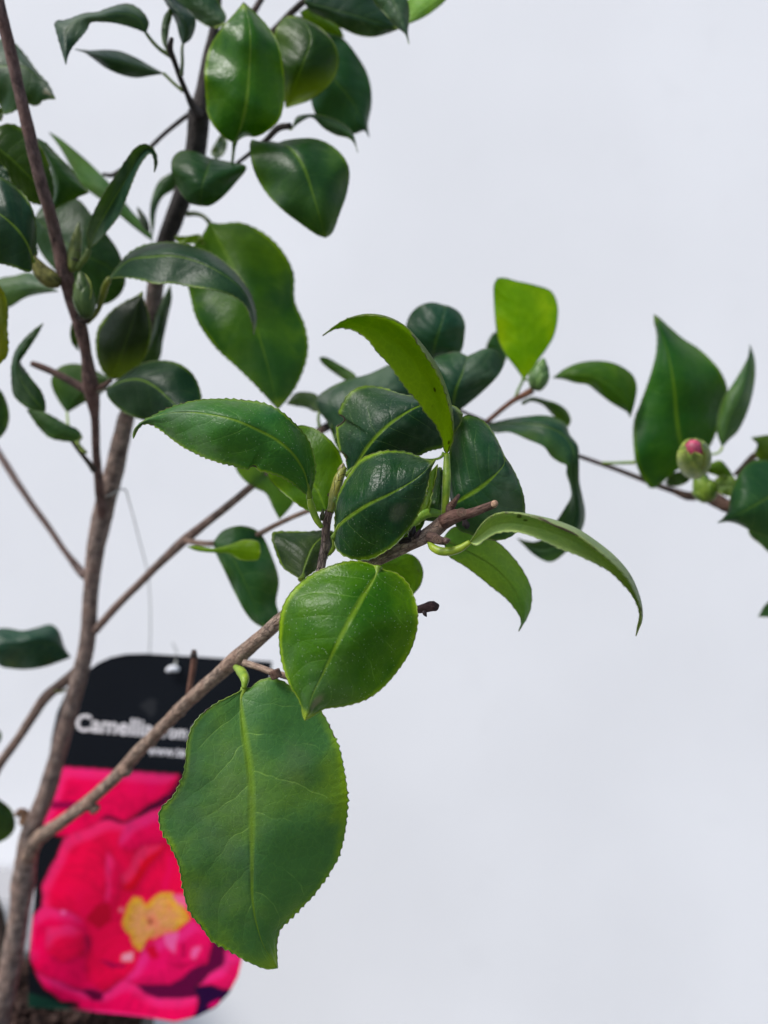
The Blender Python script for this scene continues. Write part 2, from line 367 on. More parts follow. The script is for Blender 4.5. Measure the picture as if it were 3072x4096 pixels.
    if stalk:
        pts = stalk+[M[0]] ; ds = sd or (d[0], d[0])
        q = stem('leaf_stalk', zone, pts, ds, sw, scol or GY, o, M_green, 10, 0.03, n=18)
    return o

# ---- woody stems ---------------------------------------------------------
stem('trunk', 'F', [(-15, 2262), (-2, 2200), (22, 2090), (42, 1970), (50, 1905), (55, 1865), (66, 1800), (98, 1720), (128, 1620), (158, 1510), (187, 1395), (196, 1280), (208, 1180), (222, 1110), (248, 1010), (273, 900)],
     [.425, .42, .418, .415, .414, .413, .41, .408, .406, .40, .395, .39, .386, .384, .38, .376],
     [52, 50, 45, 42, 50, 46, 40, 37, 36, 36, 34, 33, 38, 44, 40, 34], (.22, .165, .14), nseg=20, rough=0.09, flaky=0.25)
stem('trunk', 'F', [(262, 945), (273, 900), (318, 790), (328, 700), (336, 620), (346, 565)], [.378, .376, .372, .37, .368, .367], [35, 33, 32, 34, 36, 36], (.13, .095, .085), nseg=20, rough=0.09, label='middle part of the trunk, slimmer, some shade painted into its bark colour')  # bark colour darkened part way toward the painted shade above
stem('trunk', 'F', [(340, 600), (346, 565), (358, 520), (392, 430), (422, 330), (430, 240)], [.3675, .367, .366, .36, .355, .35], [35, 35, 36, 42, 44, 46], (.022, .018, .017), nseg=20, rough=0.09, label='upper part of the trunk, shade painted into its nearly black bark colour')  # shade on the upper trunk painted in as near-black bark
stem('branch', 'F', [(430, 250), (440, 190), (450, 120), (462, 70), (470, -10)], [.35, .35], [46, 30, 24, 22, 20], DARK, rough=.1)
stem('branch', 'A', [(1335, 760), (1290, 720), (1240, 620), (1190, 500), (1155, 400), (1128, 330), (1140, 258)], [.35, .33, .32, .31], [70, 55, 36, 34, 36, 44, 30], DARK, rough=.15)
stem('branch', 'A', [(1330, 715), (1240, 770), (1100, 880), (1000, 975)], [.352, .36], [40, 34, 30, 28], DARK, rough=.1)
stem('twig', 'A', [(1000, 975), (900, 1060), (790, 1140), (740, 1165), (682, 1155)], [.36, .36], [24, 24, 34, 30, 22], DARK, rough=.1)
stem('branch', 'B', [(480, 215), (540, 150), (620, 70), (700, 0), (760, -50)], [.36, .34], [44, 40, 44, 44, 40], (.045, .035, .028), rough=.1)
stem('branch', 'B', [(350, 90), (385, 30), (420, -30)], [.35, .35], [44, 42, 40], (.07, .05, .045), rough=.1)
stem('branch', 'B', [(245, 1085), (330, 1020), (440, 930), (520, 850), (600, 835)], [.345, .33], [26, 28, 34, 44, 38], DARK, rough=.15)
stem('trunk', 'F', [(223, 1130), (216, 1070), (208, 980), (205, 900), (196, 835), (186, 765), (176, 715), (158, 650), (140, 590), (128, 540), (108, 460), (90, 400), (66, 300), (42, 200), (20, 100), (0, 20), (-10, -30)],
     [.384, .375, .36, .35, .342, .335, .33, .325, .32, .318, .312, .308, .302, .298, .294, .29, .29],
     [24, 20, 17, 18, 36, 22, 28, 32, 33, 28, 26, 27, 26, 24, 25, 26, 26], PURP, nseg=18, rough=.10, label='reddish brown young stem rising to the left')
stem('branch', 'P', [(96, 3452), (150, 3358), (240, 3292), (350, 3210), (476, 3094), (563, 2996), (654, 2906), (729, 2828), (858, 2712), (955, 2625), (1060, 2536), (1125, 2478), (1290, 2360), (1465, 2260), (1600, 2195), (1725, 2130), (1790, 2075)],
     [.414, .404, .394, .38, .36, .345, .33, .318, .298, .284, .274, .268, .262, .256, .252, .249, .247], [74, 56, 50, 50, 50, 50, 50, 52, 54, 64, 56, 56, 56, 54, 54, 60, 56], TAN, nseg=22, rough=.10, flaky=.22, label='long foreground branch crossing the tag, bark grey and flaky toward its end')
stem('branch', 'X', [(900, 960), (1060, 880), (1230, 850), (1400, 790), (1575, 722)], [.2475, .2455, .2435, .241, .2375], [210, 190, 130, 115, 105], (.12, .068, .054), nseg=20, rough=.05, label='pruned stub with a pale cut end')
stem('cut_face', 'X', [(1574, 722), (1592, 712)], [.2378, .2364], [98, 94], (.52, .33, .22), nseg=18, rough=.04, n=3)
stem('twig_spur', 'X', [(1000, 840), (1000, 760), (1045, 705), (1082, 650), (1118, 590)], [.247, .245], [130, 120, 75, 62, 38], (.12, .075, .06), rough=.12, nseg=14)
for i in range(7):
    t = i/6; x = 1035+(1112-1035)*t; y = 722+(598-722)*t
    stem('bud_scar', 'X', [(x-3, y+6), (x+4, y-6)], [.2455, .2453], [92-52*t, 86-52*t], (.20, .16, .13) if i > 3 else (.13, .075, .055), rough=.06, n=3, nseg=14)
for (cx_, cy_, r0) in ((1150, 825, 62), (820, 1190, 58)):
    for q in range(3):
        pts = [(cx_+math.cos(a)*(r0-q*19)*0.95, cy_+math.sin(a)*(r0-q*19)*0.85) for a in np.linspace(0, 2*math.pi, 13)]
        stem('leaf_scar', 'X', pts, [.2385 if cy_ < 1000 else .2392], [11]*13, (.26, .18, .13), rough=.2, nseg=6, n=28)
stem('node', 'X', [(720, 1150), (790, 1170), (870, 1200), (930, 1215)], [.2455, .241], [150, 140, 120, 100], (.085, .055, .045), rough=.22, nseg=16)
for kx, ky, kd, kw in ((352, 3214, .3775, 62), (378, 3236, .377, 36), (500, 3080, .3535, 60), (716, 2842, .318, 58), (905, 2668, .290, 62), (232, 3300, .394, 54), (600, 2962, .338, 54)):
    stem('node', 'P', [(kx-13, ky+11), (kx-3, ky+3), (kx+5, ky-4), (kx+14, ky-12)], [kd, kd], [kw*.8, kw, kw*.97, kw*.78], (.21, .15, .115), rough=.16, nseg=18, n=10)
# small dormant bud beside that node, blackened buds and a frayed bract
def bud(name, zone, c, tip, r, d, col, tipcol=None, k=5, label=None, dt=0.0, parent=None, open_=False):
    """ovoid bud with overlapping scales. c = base centre, tip = tip (zone px), r = radius (zone px)"""
    zs = Z[zone][2]; b = wp(*px(zone, c), d); t = wp(*px(zone, tip), d+dt); rr = r/zs/FPX*d; ax = t-b; Ln = ax.length; ax.normalize()
    a = ax.cross(Vector((0, 1, 0))); a = (a if a.length > .1 else ax.cross(Vector((1, 0, 0)))).normalized(); bb = ax.cross(a)
    if open_: prof = lambda s_: rr*math.sqrt(max(0.0, 1-(2*min(1, s_*.96+.02)-1)**2))**.9
    else: prof = lambda s_: rr*max(0.0, math.sin(math.pi*min(1, s_*0.93+0.07))**0.62*(1-0.25*s_))
    n = 16; C = [b+ax*Ln*i/(n-1) for i in range(n)]
    v, f, u = tube_geo(C, [max(prof(i/(n-1))*0.93, 1e-5) for i in range(n)], 18, 0.02)
    core = newobj(name, v, f, M_green, parent or plant, u); core.color = (*(tipcol or col), 1)
    if label: core['label'] = label
    for q in range(k):
        th0 = q*2.4; wid = 1.35 if open_ else 1.05; s1 = (0.50+0.42*q/(max(k-1, 1))*0.9) if not open_ else 0.95
        vs, fs = [], []; na, nb = 9, 9
        for i in range(na):
            s_ = 0.02+(s1)*i/(na-1)
            w_ = wid*math.sqrt(max(0.0, 1-(i/(na-1))**2.6))
            for j in range(nb):
                th = th0+w_*(2*j/(nb-1)-1); rad = prof(s_)*(1.0+0.035*(k-q))+rr*0.03*(1-(2*j/(nb-1)-1)**2)
                vs.append(b+ax*Ln*s_+(a*math.cos(th)+bb*math.sin(th))*rad)
        for i in range(na-1):
            for j in range(nb-1):
                a0 = i*nb+j; fs.append((a0, a0+1, a0+nb+1, a0+nb))
        o = newobj('bud_scale', vs, fs, M_green, core); g = random.uniform(.85, 1.2); o.color = (col[0]*g, col[1]*g, col[2]*g, 1)
        so = o.modifiers.new('thick', 'SOLIDIFY'); so.thickness = 0.00018
    return core
bud('bud', 'X', (905, 1215), (1003, 1190), 45, .239, (.09, .05, .04), k=4)
bud('bud', 'X', (470, 1190), (528, 1000), 52, .250, (.016, .008, .008), k=3, label='blackened dead bud on the grey branch')
bud('bud', 'X', (520, 1180), (612, 1042), 30, .248, (.035, .014, .014), k=3)
stem('bract', 'X', [(1190, 930), (1200, 975), (1215, 1010), (1205, 1045)], [.243, .243], [50, 90, 80, 30], (.022, .016, .016), rough=.5, nseg=12)
stem('bract', 'X', [(320, 1230), (400, 1190), (480, 1180)], [.25, .249], [40, 70, 60], (.025, .018, .016), rough=.5, nseg=12)
# green twig with the stacked scales
stem('twig', 'J', [(455, 680), (470, 620), (483, 540), (497, 480), (500, 400), (508, 320), (525, 240)], [.262, .262, .258], [60, 58, 56, 64, 56, 58, 60], (.25, .185, .16), rough=.16, nseg=18, flaky=.45, n=40)
stem('shoot', 'U', [(400, 1660), (425, 1560), (440, 1480), (455, 1400), (490, 1300), (520, 1200), (560, 1120), (590, 1060)], [.258, .262], [104, 112, 124, 130, 142, 134, 108, 70], (.17, .18, .02), mat=M_green, rough=.10, nseg=18, n=40)
stem('bract', 'U', [(375, 1420), (420, 1425), (480, 1440)], [.2605, .259], [34, 46, 36], (.045, .028, .018), rough=.5)
for p_, q_, m_ in (((500, 1130), (515, 1190), (508, 1235)), ((488, 1245), (530, 1232), (575, 1248)), ((515, 1180), (580, 1150), (628, 1160)), ((455, 1240), (462, 1320), (445, 1385)), ((470, 1180), (466, 1215), (462, 1240))):
    stem('scale_edge', 'U', [p_, q_, m_], [.2555, .2555], [4, 9, 4], (.02, .012, .008), rough=.2, n=10, nseg=6)
bud('bud', 'U', (545, 1160), (575, 1000), 58, .262, (.14, .13, .055), k=4, label='pale tapering bud at the top of the green shoot')
bud('bud', 'U', (290, 1770), (305, 1610), 34, .257, (.05, .055, .012), k=3)
bud('bud', 'U', (455, 1530), (470, 1440), 24, .256, (.08, .14, .02), k=2)
# right-hand stub, small side twigs
stem('twig', 'J', [(600, 1010), (850, 930), (1050, 895), (1115, 893), (1170, 880), (1205, 868), (1238, 878)], [.262, .255], [50, 50, 50, 52, 66, 78, 56], (.075, .042, .045), rough=.16, nseg=16, label='short dark broken twig end poking out right of the round leaf')
bud('bud', 'J', (1150, 900), (1172, 942), 15, .254, (.035, .02, .022), k=2)
stem('twig', 'F', [(528, 1432), (555, 1440), (585, 1451), (622, 1462), (660, 1470)], [.275, .262], [16, 14, 14, 14, 12], TAN, rough=.12)
stem('node', 'F', [(592, 1448), (599, 1464)], [.262, .262], [24, 24], (.11, .065, .05), rough=.2, nseg=12)
stem('twig', 'H', [(1255, 625), (1268, 540), (1282, 450), (1290, 390), (1288, 335)], [.335, .333], [44, 42, 44, 44, 30], (.14, .07, .05), rough=.15)
bud('bud', 'H', (1290, 390), (1280, 325), 24, .333, (.022, .014, .012), k=3)
stem('branch', 'F', [(206, 1362), (250, 1312), (300, 1262), (350, 1212), (400, 1166), (440, 1134), (480, 1103), (560, 1037), (640, 975), (700, 925)], [.392, .36, .33], [18, 17, 17, 18, 22, 18, 17, 16, 16, 15], (.17, .12, .10), rough=.08)
stem('twig', 'F', [(400, 1168), (440, 1174), (490, 1172), (540, 1162), (600, 1132), (665, 1104), (760, 1080)], [.36, .32], [13, 12, 13, 13, 11, 10, 10], (.19, .13, .10), rough=.08)
stem('twig', 'F', [(560, 1037), (600, 1000), (660, 950), (720, 915), (860, 860), (960, 870)], [.35, .35], [14, 14, 16, 18, 14, 12], DARK, rough=.12)
stem('branch', 'F', [(188, 1425), (165, 1450), (130, 1480), (100, 1505), (70, 1548), (40, 1595), (0, 1650), (-25, 1700)], [.40, .40], [24, 22, 22, 23, 20, 19, 19, 19], (.15, .105, .085), rough=.08)
stem('leaf_scar', 'H', [(360, 600), (400, 612), (440, 590)], [.395, .395], [18, 16, 14], (.09, .10, .03), rough=.2)
stem('branch', 'G', [(-30, 150), (0, 200), (50, 280), (100, 360), (200, 510), (330, 690), (440, 850), (550, 985), (575, 1000)], [.42, .39], [42, 44, 48, 44, 42, 42, 40, 60, 70], (.12, .085, .075), rough=.10)
stem('twig', 'F', [(68, 785), (85, 791), (120, 806), (160, 828), (190, 845)], [.345, .345], [12, 15, 15, 17, 20], (.10, .06, .05), rough=.12)
stem('twig', 'F', [(192, 848), (215, 838), (240, 822)], [.345, .335], [18, 13, 9], (.09, .055, .045), rough=.12)
stem('twig', 'G', [(625, 300), (590, 250), (530, 180), (480, 110)], [.36, .35], [48, 40, 26, 24], (.05, .04, .03), rough=.2)
stem('bud', 'H', [(170, 1480), (165, 1430), (140, 1405), (105, 1430)], [.41, .408], [80, 66, 56, 34], (.26, .15, .09), rough=.25)
stem('stem', 'P', [(-60, 3560), (-12, 3680), (10, 3800), (0, 3960), (-10, 4130)], [.47, .46], [60, 60, 70, 80, 90], (.035, .025, .02), rough=.35, label='dark rough old stem at the left edge')
# right-hand branch
stem('branch', 'F', [(990, 885), (1060, 915), (1130, 938), (1250, 985), (1330, 1013), (1420, 1048), (1500, 1075)], [.35, .37, .385], [7, 8, 9, 9, 10, 12, 16], (.12, .085, .075), rough=.06)
stem('twig', 'Q', [(395, 985), (440, 950), (510, 890), (590, 830), (650, 800), (715, 762)], [.36, .355], [28, 34, 34, 36, 42, 48], (.19, .085, .05), rough=.08, mat=M_bark)
stem('branch', 'S', [(1040, 1270), (1130, 1300), (1200, 1300), (1300, 1320), (1400, 1370), (1560, 1300), (1750, 1250)], [.38, .36], [40, 60, 56, 100, 90, 70, 60], (.10, .06, .045), rough=.15)
stem('twig', 'S', [(1440, 1160), (1500, 1100), (1560, 1040), (1660, 980)], [.37, .37], [30, 36, 44, 40], (.075, .05, .03), rough=.15)

# ---- leaves: centre ------------------------------------------------------
leaf('J', [(850, 612), (838, 660), (740, 820), (640, 1000), (550, 1180), (480, 1330), (420, 1450), (365, 1627)],
     [(760, 582), (690, 574), (600, 585), (500, 620), (400, 670), (310, 740), (240, 830), (205, 930), (195, 1050), (203, 1180), (225, 1280), (270, 1400), (320, 1480), (345, 1540), (350, 1590)],
     [(900, 635), (960, 648), (1040, 715), (1090, 820), (1110, 930), (1100, 1050), (1060, 1170), (990, 1280), (900, 1390), (800, 1470), (700, 1512), (600, 1535), (500, 1548), (450, 1575), (405, 1605)],
     (.238, .226, .229), (.009, .011), (.030, .155, .001), patch=.7, shade=.5, rim=2.0, rib=1.0, veins=.7, dust=.8, sheen_tint=.3, rough=.24, ribw=15, tooth=3.5, thin=.2, wav=.0018, blotch=(.64, .87, .75), label='round bright green leaf at the front, yellow margin and pale dusty patch near its tip')
leaf('T', [(640, 262), (620, 330), (622, 420), (645, 600), (675, 800), (690, 1000), (692, 1250), (692, 1500), (697, 1700), (722, 1850), (772, 2010), (868, 2164)],
     [(595, 292), (500, 340), (400, 400), (310, 490), (265, 590), (248, 700), (240, 800), (210, 905), (150, 1010), (85, 1070), (62, 1140), (90, 1240), (150, 1350), (198, 1460), (225, 1600), (253, 1730), (300, 1820), (360, 1890), (420, 1975), (500, 2020), (570, 2060), (640, 2105), (720, 2142), (800, 2170)],
     [(690, 255), (740, 215), (800, 196), (880, 205), (960, 250), (1090, 340), (1170, 430), (1230, 540), (1288, 680), (1320, 830), (1340, 980), (1335, 1150), (1312, 1300), (1270, 1430), (1190, 1560), (1100, 1680), (1020, 1760), (940, 1840), (885, 1900), (862, 2000), (864, 2100)],
     (.263, .252, .262), (-.004, .010), (.072, .185, .046), patch=.75, shade=.70, rim=.9, rib=.9, veins=.85, dust=.25, sheen_tint=.30, rough=.36, ribw=13, tooth=7.5, thin=.16, wav=.0009,
     stalk=[(585, 118), (622, 150), (645, 195)], sd=(.280, .270, .2645, .2625), sw=(40, 68, 72, 60, 30), blotch=(.76, .34, .12), label='largest leaf, hanging over the tag, wavy with a pointed lobe on its left side')
leaf('L', [(395, 1745), (430, 1655), (600, 1530), (750, 1460), (880, 1390), (970, 1325), (1064, 1228)],
     [(400, 1620), (408, 1500), (450, 1395), (510, 1300), (565, 1230), (650, 1188), (760, 1168), (870, 1177), (960, 1210), (1015, 1230)],
     [(400, 1795), (430, 1840), (480, 1870), (560, 1890), (640, 1882), (710, 1845), (800, 1785), (880, 1695), (940, 1600), (985, 1500), (1012, 1400), (1030, 1300)],
     (.254, .240, .243), (.012, .004), (.010, .062, .020), patch=.3, rim=1.0, rib=.95, veins=.6, dust=.6, sheen_tint=.30, rough=.22, crinkle=1.0, ribw=15, tooth=3.5, thin=.12, wav=.002,
     stalk=[(360, 1855), (385, 1820), (398, 1780)], sd=(.262, .256), sw=(20, 34, 40), blotch=(.74, .56, .25), label='dark glossy crinkled leaf at the centre with grey blotch and yellow margin')
leaf('L', [(480, 1330), (560, 1225), (640, 1110), (750, 1000), (860, 920), (960, 868), (1100, 850), (1245, 925)],
     [(478, 1262), (466, 1205), (436, 1168), (424, 1120), (412, 1060), (412, 1008), (440, 988), (464, 962), (452, 938), (425, 928), (428, 900), (450, 850), (500, 780), (560, 745), (630, 738), (720, 752), (830, 790), (960, 815), (1120, 850), (1210, 885)],
     [(700, 1300), (850, 1230), (930, 1205), (970, 1190), (1020, 1165), (1120, 1138), (1180, 1060), (1232, 975)],
     (.268, .259, .266), (.012, .008), (.011, .056, .024), patch=.2, rim=.9, rib=.95, veins=.45, dust=.6, sheen_tint=.9, rough=.30, crinkle=.3, ribw=14, tooth=3.0, thin=.1, wav=.002, label='dark leaf behind the centre with a notch bitten out of its left margin')
leaf('L', [(1140, 1190), (1118, 1000), (1050, 800), (950, 630), (850, 505), (730, 410), (600, 345), (450, 325), (317, 402)],
     [(1120, 1150), (1112, 1100), (1070, 1000), (1000, 915), (960, 850), (880, 760), (830, 690), (780, 620), (730, 560), (680, 510), (630, 440), (560, 385), (480, 352), (400, 356)],
     [(1178, 1100), (1180, 1020), (1165, 930), (1138, 820), (1090, 690), (1020, 570), (950, 465), (915, 405), (870, 350), (820, 318), (750, 290), (680, 275), (600, 272), (480, 295), (400, 340)],
     (.252, .238, .232), (-.004, -.007), (.105, .185, .006), 'under', F=[(1170, 1120), (1186, 1060), (1184, 950), (1170, 850), (1130, 720), (1082, 610), (1022, 515), (942, 418), (862, 343), (782, 293), (700, 265), (600, 258), (490, 284), (398, 334)], dF=.004,
     patch=.3, rim=1.0, rib=.35, veins=.2, dust=0, spots=1.0, sheen_tint=.0, rough=.36, tooth=4.5, thin=.42, wav=.0005,
     stalk=[(1125, 1610), (1130, 1520), (1135, 1430), (1140, 1340), (1140, 1260)], sd=(.2485, .246, .25), sw=(46, 50, 56, 58, 48, 40), label='arching yellow-green leaf curled over backward, underside speckled with dark dots')
leaf('L', [(1175, 1530), (1250, 1480), (1350, 1420), (1450, 1340), (1520, 1255), (1524, 1205)],
     [(1150, 1400), (1150, 1250), (1170, 1100), (1215, 990), (1250, 942), (1290, 932), (1350, 950), (1420, 1010), (1470, 1090), (1505, 1165)],
     [(1215, 1680), (1300, 1718), (1400, 1752), (1490, 1757), (1560, 1735), (1625, 1680), (1655, 1600), (1650, 1480), (1618, 1375), (1570, 1275)],
     (.268, .262, .266), (.010, .006), (.016, .080, .026), patch=.2, rim=.6, rib=1.0, veins=.5, dust=.3, sheen_tint=.6, rough=.30, ribw=16, tooth=2.0, thin=.12, wav=.002, label='broad dark green leaf right of the upright stalk')
leaf('K', [(1390, 985), (1382, 920), (1360, 820), (1290, 700), (1180, 600), (1050, 530), (900, 465), (750, 430), (600, 412), (450, 420), (340, 450), (265, 490), (230, 530), (221, 586)],
     [(1402, 940), (1412, 890), (1426, 800), (1420, 720), (1380, 600), (1300, 500), (1200, 410), (1080, 355), (920, 333), (740, 328), (600, 345), (480, 380), (380, 425), (290, 472), (238, 515), (222, 550)],
     [(1362, 952), (1335, 930), (1260, 870), (1180, 830), (1100, 808), (1052, 797), (1040, 778), (1015, 768), (993, 776), (984, 788), (900, 768), (780, 740), (650, 690), (560, 645), (480, 590), (400, 525), (340, 493), (285, 492), (248, 530), (232, 565)],
     (.254, .243, .262), (.008, .004), (.022, .115, .018), patch=.4, shade=.75, rim=.9, rib=.9, veins=.6, dust=.7, sheen_tint=.7, rough=.30, ribw=12, tooth=5.0, thin=.14, wav=.002,
     stalk=[(1472, 1178), (1440, 1130), (1412, 1065), (1398, 1020)], sd=(.256, .2538), sw=(30, 44, 48, 48, 34), label='long dark leaf reaching left with a small bite out of its lower margin')
leaf('K', [(1500, 1070), (1440, 930), (1330, 780), (1200, 680)], [(1390, 1066), (1300, 1012), (1200, 932), (1120, 840), (1120, 740)],
     [(1535, 1020), (1572, 880), (1605, 745), (1560, 640), (1480, 560), (1400, 515), (1310, 505), (1240, 560)],
     (.268, .272, .276), (.006, .004), (.055, .16, .006), patch=.7, rim=.6, rib=.5, veins=.2, sheen_tint=.05, thin=.35, tooth=2.5, rough=.28)
leaf('K', [(1060, 700), (1130, 880), (1190, 1122)], [(900, 740), (905, 790), (950, 855), (1030, 915), (1100, 950), (1150, 1045)], [(1290, 780), (1320, 900), (1290, 1000), (1245, 1065)],
     (.34, .34, .34), (.004, .004), (.10, .22, .04), patch=.4, rib=.2, sheen_tint=0, thin=.45, tooth=0)
leaf('J', [(345, 695), (362, 620), (390, 540), (430, 460), (540, 372)], [(280, 655), (220, 610), (178, 520), (152, 440), (152, 388), (250, 377), (400, 378), (480, 370)], [(400, 655), (460, 605), (520, 535), (562, 440), (568, 390)],
     (.268, .274, .282), (.006, .004), (.035, .07, .022), patch=.3, rim=.9, rib=1.0, sheen_tint=.3, thin=.15, ribw=16, tooth=3.5)
leaf('J', [(860, 600), (960, 610), (1080, 700), (1082, 792)], [(900, 660), (980, 720), (1040, 760)], [(880, 560), (950, 540), (1040, 521), (1110, 557), (1147, 640), (1130, 730)],
     (.275, .28, .28), (.003, .003), (.075, .19, .005), patch=.6, rib=.1, sheen_tint=0, thin=.4, tooth=0, spots=.4)
leaf('N', [(300, 610), (370, 560), (450, 505), (560, 485), (700, 505), (850, 548), (1000, 610), (1150, 700), (1270, 810), (1360, 915), (1415, 1020), (1434, 1110), (1400, 1233)],
     [(340, 632), (400, 592), (480, 548), (600, 541), (700, 566), (800, 606), (900, 652), (1000, 690), (1120, 745), (1220, 800), (1300, 872), (1370, 955), (1412, 1035), (1424, 1100), (1408, 1180)],
     [(335, 556), (380, 492), (440, 442), (510, 420), (590, 420), (690, 437), (850, 497), (1000, 563), (1120, 648), (1250, 755), (1340, 855), (1398, 960), (1432, 1060), (1432, 1140)],
     (.240, .226, .236), (-.006, -.010), (.34, .46, .19), 'under', F=[(330, 555), (378, 487), (440, 437), (505, 414), (590, 412), (690, 424), (860, 462), (1010, 520), (1130, 598), (1265, 708), (1358, 818), (1412, 930), (1442, 1040), (1442, 1135)], dF=.003,
     patch=.1, rim=.7, rib=.3, veins=.15, spots=.9, sheen_tint=.3, rough=.42, tooth=3.5, thin=.08, wav=.0006,
     stalk=[(28, 612), (50, 645), (95, 670), (160, 674), (230, 655)], sd=(.245, .241, .240), sw=(30, 52, 58, 58, 54, 34), scol=(.17, .25, .012), label='long pale leaf drooping to the right, underside showing, brown line along its upper margin')
stem('brown_margin', 'N', [(690, 437), (770, 455), (850, 495), (930, 528), (1000, 561), (1120, 646), (1250, 753)], [.2215, .2165, .2165, .218], [9, 13, 11, 15, 10, 12, 6], (.065, .035, .03), mat=M_bark, rough=.4, nseg=6)
leaf('N', [(120, 590), (300, 680), (450, 770), (560, 880), (630, 1000), (655, 1110), (622, 1202)], [(160, 700), (260, 765), (350, 832), (450, 912), (540, 985), (600, 1055), (640, 1135)],
     [(180, 520), (300, 510), (455, 595), (525, 650), (605, 740), (670, 840), (702, 920), (705, 1000), (690, 1080), (645, 1165)],
     (.272, .277, .280), (.004, .006), (.10, .20, .03), 'under', patch=.35, rim=.6, rib=.6, veins=.5, sheen_tint=.1, thin=.3, tooth=2.5, ribw=8)
stem('bite_edge', 'L', [(425, 926), (452, 938), (464, 960), (440, 988), (412, 1008)], [.2655, .2655], [7, 10, 12, 10, 6], (.05, .035, .028), rough=.3, nseg=6)
stem('bite_edge', 'L', [(432, 1165), (462, 1188), (476, 1210), (470, 1240)], [.266, .266], [6, 9, 10, 6], (.05, .035, .028), rough=.3, nseg=6)
stem('bite_edge', 'K', [(984, 788), (993, 776), (1015, 768), (1040, 778), (1050, 796)], [.2475, .2475], [6, 9, 10, 9, 6], (.08, .05, .04), rough=.3, nseg=6)
# bright bits behind the upright stalk
leaf('X', [(430, 1080), (560, 960), (690, 780), (770, 520), (800, 350), (830, 195)], [(520, 960), (600, 800), (700, 560), (725, 400), (740, 300), (800, 230)], [(600, 960), (700, 860), (745, 620), (790, 420), (815, 300)],
     (.262, .260, .258), (.003, -.001), (.11, .2, .01), patch=.4, rib=.2, sheen_tint=0, thin=.4, tooth=4, spots=.3)
leaf('X', [(640, 930), (790, 800), (850, 560), (880, 240)], [(650, 830), (700, 700), (780, 430), (850, 230)], [(860, 930), (900, 780), (900, 500), (905, 300)],
     (.262, .264, .264), (.003, .003), (.016, .065, .012), patch=.5, rib=.2, sheen_tint=.3, thin=.1, tooth=0)
stem('leaf_stalk', 'X', [(440, 1060), (520, 980), (620, 880), (740, 830), (880, 850)], [.258, .262], [50, 80, 110, 130, 90], (.14, .26, .012), mat=M_green, rough=.05, flat=.5)
stem('leaf_stalk', 'X', [(590, 120), (680, 130), (790, 125), (880, 95), (915, 30)], [.266, .266], [30, 34, 30, 40, 50], (.17, .30, .01), mat=M_green, rough=.05)
leaf('X', [(300, 1260), (420, 1140), (560, 1020), (660, 930)], [(330, 1150), (480, 1040), (600, 940)], [(400, 1260), (540, 1120), (630, 1010)], (.262, .262, .262), (0, 0), (.05, .12, .008), rib=.1, tooth=0, sheen_tint=0)

# ---- leaves: behind the centre ------------------------------------------
leaf('L', [(1040, 560), (1070, 430), (1105, 320), (1132, 203)], [(940, 520), (870, 420), (872, 335), (900, 262), (965, 203), (1045, 184)], [(1150, 540), (1230, 510), (1255, 400), (1258, 320), (1225, 252), (1165, 212)],
     (.34, .33, .335), (.006, .006), (.018, .085, .040), patch=.1, rim=.2, rib=.5, sheen_tint=.5, thin=.12, tooth=0)
leaf('L', [(1180, 885), (1200, 760), (1240, 660), (1278, 540)], [(1090, 840), (1040, 700), (1040, 570), (1140, 520), (1220, 514)], [(1225, 890), (1290, 845), (1400, 750), (1490, 650), (1521, 570), (1482, 503), (1392, 490), (1320, 520)],
     (.325, .318, .325), (.010, .006), (.016, .070, .030), patch=.1, rim=.2, rib=.9, sheen_tint=.6, thin=.1, tooth=0, wav=.002)
leaf('L', [(430, 1180), (440, 1060), (560, 900), (720, 770), (960, 620)], [(390, 1080), (345, 970), (292, 900), (272, 830), (350, 757), (480, 697), (620, 660), (780, 588), (880, 560)], [(520, 1120), (700, 950), (900, 800), (1000, 700)],
     (.32, .315, .33), (.008, .004), (.013, .065, .030), patch=.1, rim=.2, rib=.1, sheen_tint=.6, thin=.1, tooth=0)
leaf('L', [(430, 1180), (420, 1100), (400, 1010), (380, 960)], [(395, 1100), (375, 1020)], [(445, 1100), (440, 1000)], (.315, .32), (0, 0), (.08, .17, .01), rib=0, tooth=0, sheen_tint=0, thin=.3)
leaf('L', [(295, 905), (230, 845), (160, 825), (78, 855)], [(285, 860), (280, 800), (215, 778), (140, 785)], [(260, 905), (210, 880), (150, 870)], (.34, .35), (.003, .003), (.10, .17, .08), rib=.2, tooth=0, sheen_tint=.8,
     stalk=[(295, 1010), (288, 950)], sw=(22, 18))
leaf('L', [(535, 705), (420, 632), (295, 548)], [(510, 715), (410, 660), (310, 580)], [(535, 668), (440, 602), (330, 545)], (.35, .355), (.002, .002), (.05, .13, .03), rib=.2, tooth=0, sheen_tint=.4)
leaf('Q', [(655, 692), (656, 520), (650, 360), (600, 180), (483, 21)], [(600, 612), (535, 525), (485, 420), (467, 300), (458, 160), (460, 60)], [(700, 640), (750, 565), (812, 480), (855, 400), (879, 285), (877, 195), (838, 110), (720, 66), (600, 40), (530, 20)],
     (.358, .352, .35), (.004, .004), (.12, .23, .001), 'under', patch=.9, rim=.1, rib=.7, veins=.8, sheen_tint=0, thin=.5, tooth=0, stalk=[(600, 812), (625, 750)], sw=(20, 18), scol=(.10, .19, .01), label='upright lime-green leaf lit through, above the green bud')
leaf('Q', [(530, 580), (500, 480), (462, 378)], [(470, 500), (410, 490), (430, 420)], [(540, 540), (520, 460), (490, 400)], (.375, .375), (0, 0), (.02, .09, .05), rib=.1, tooth=0)
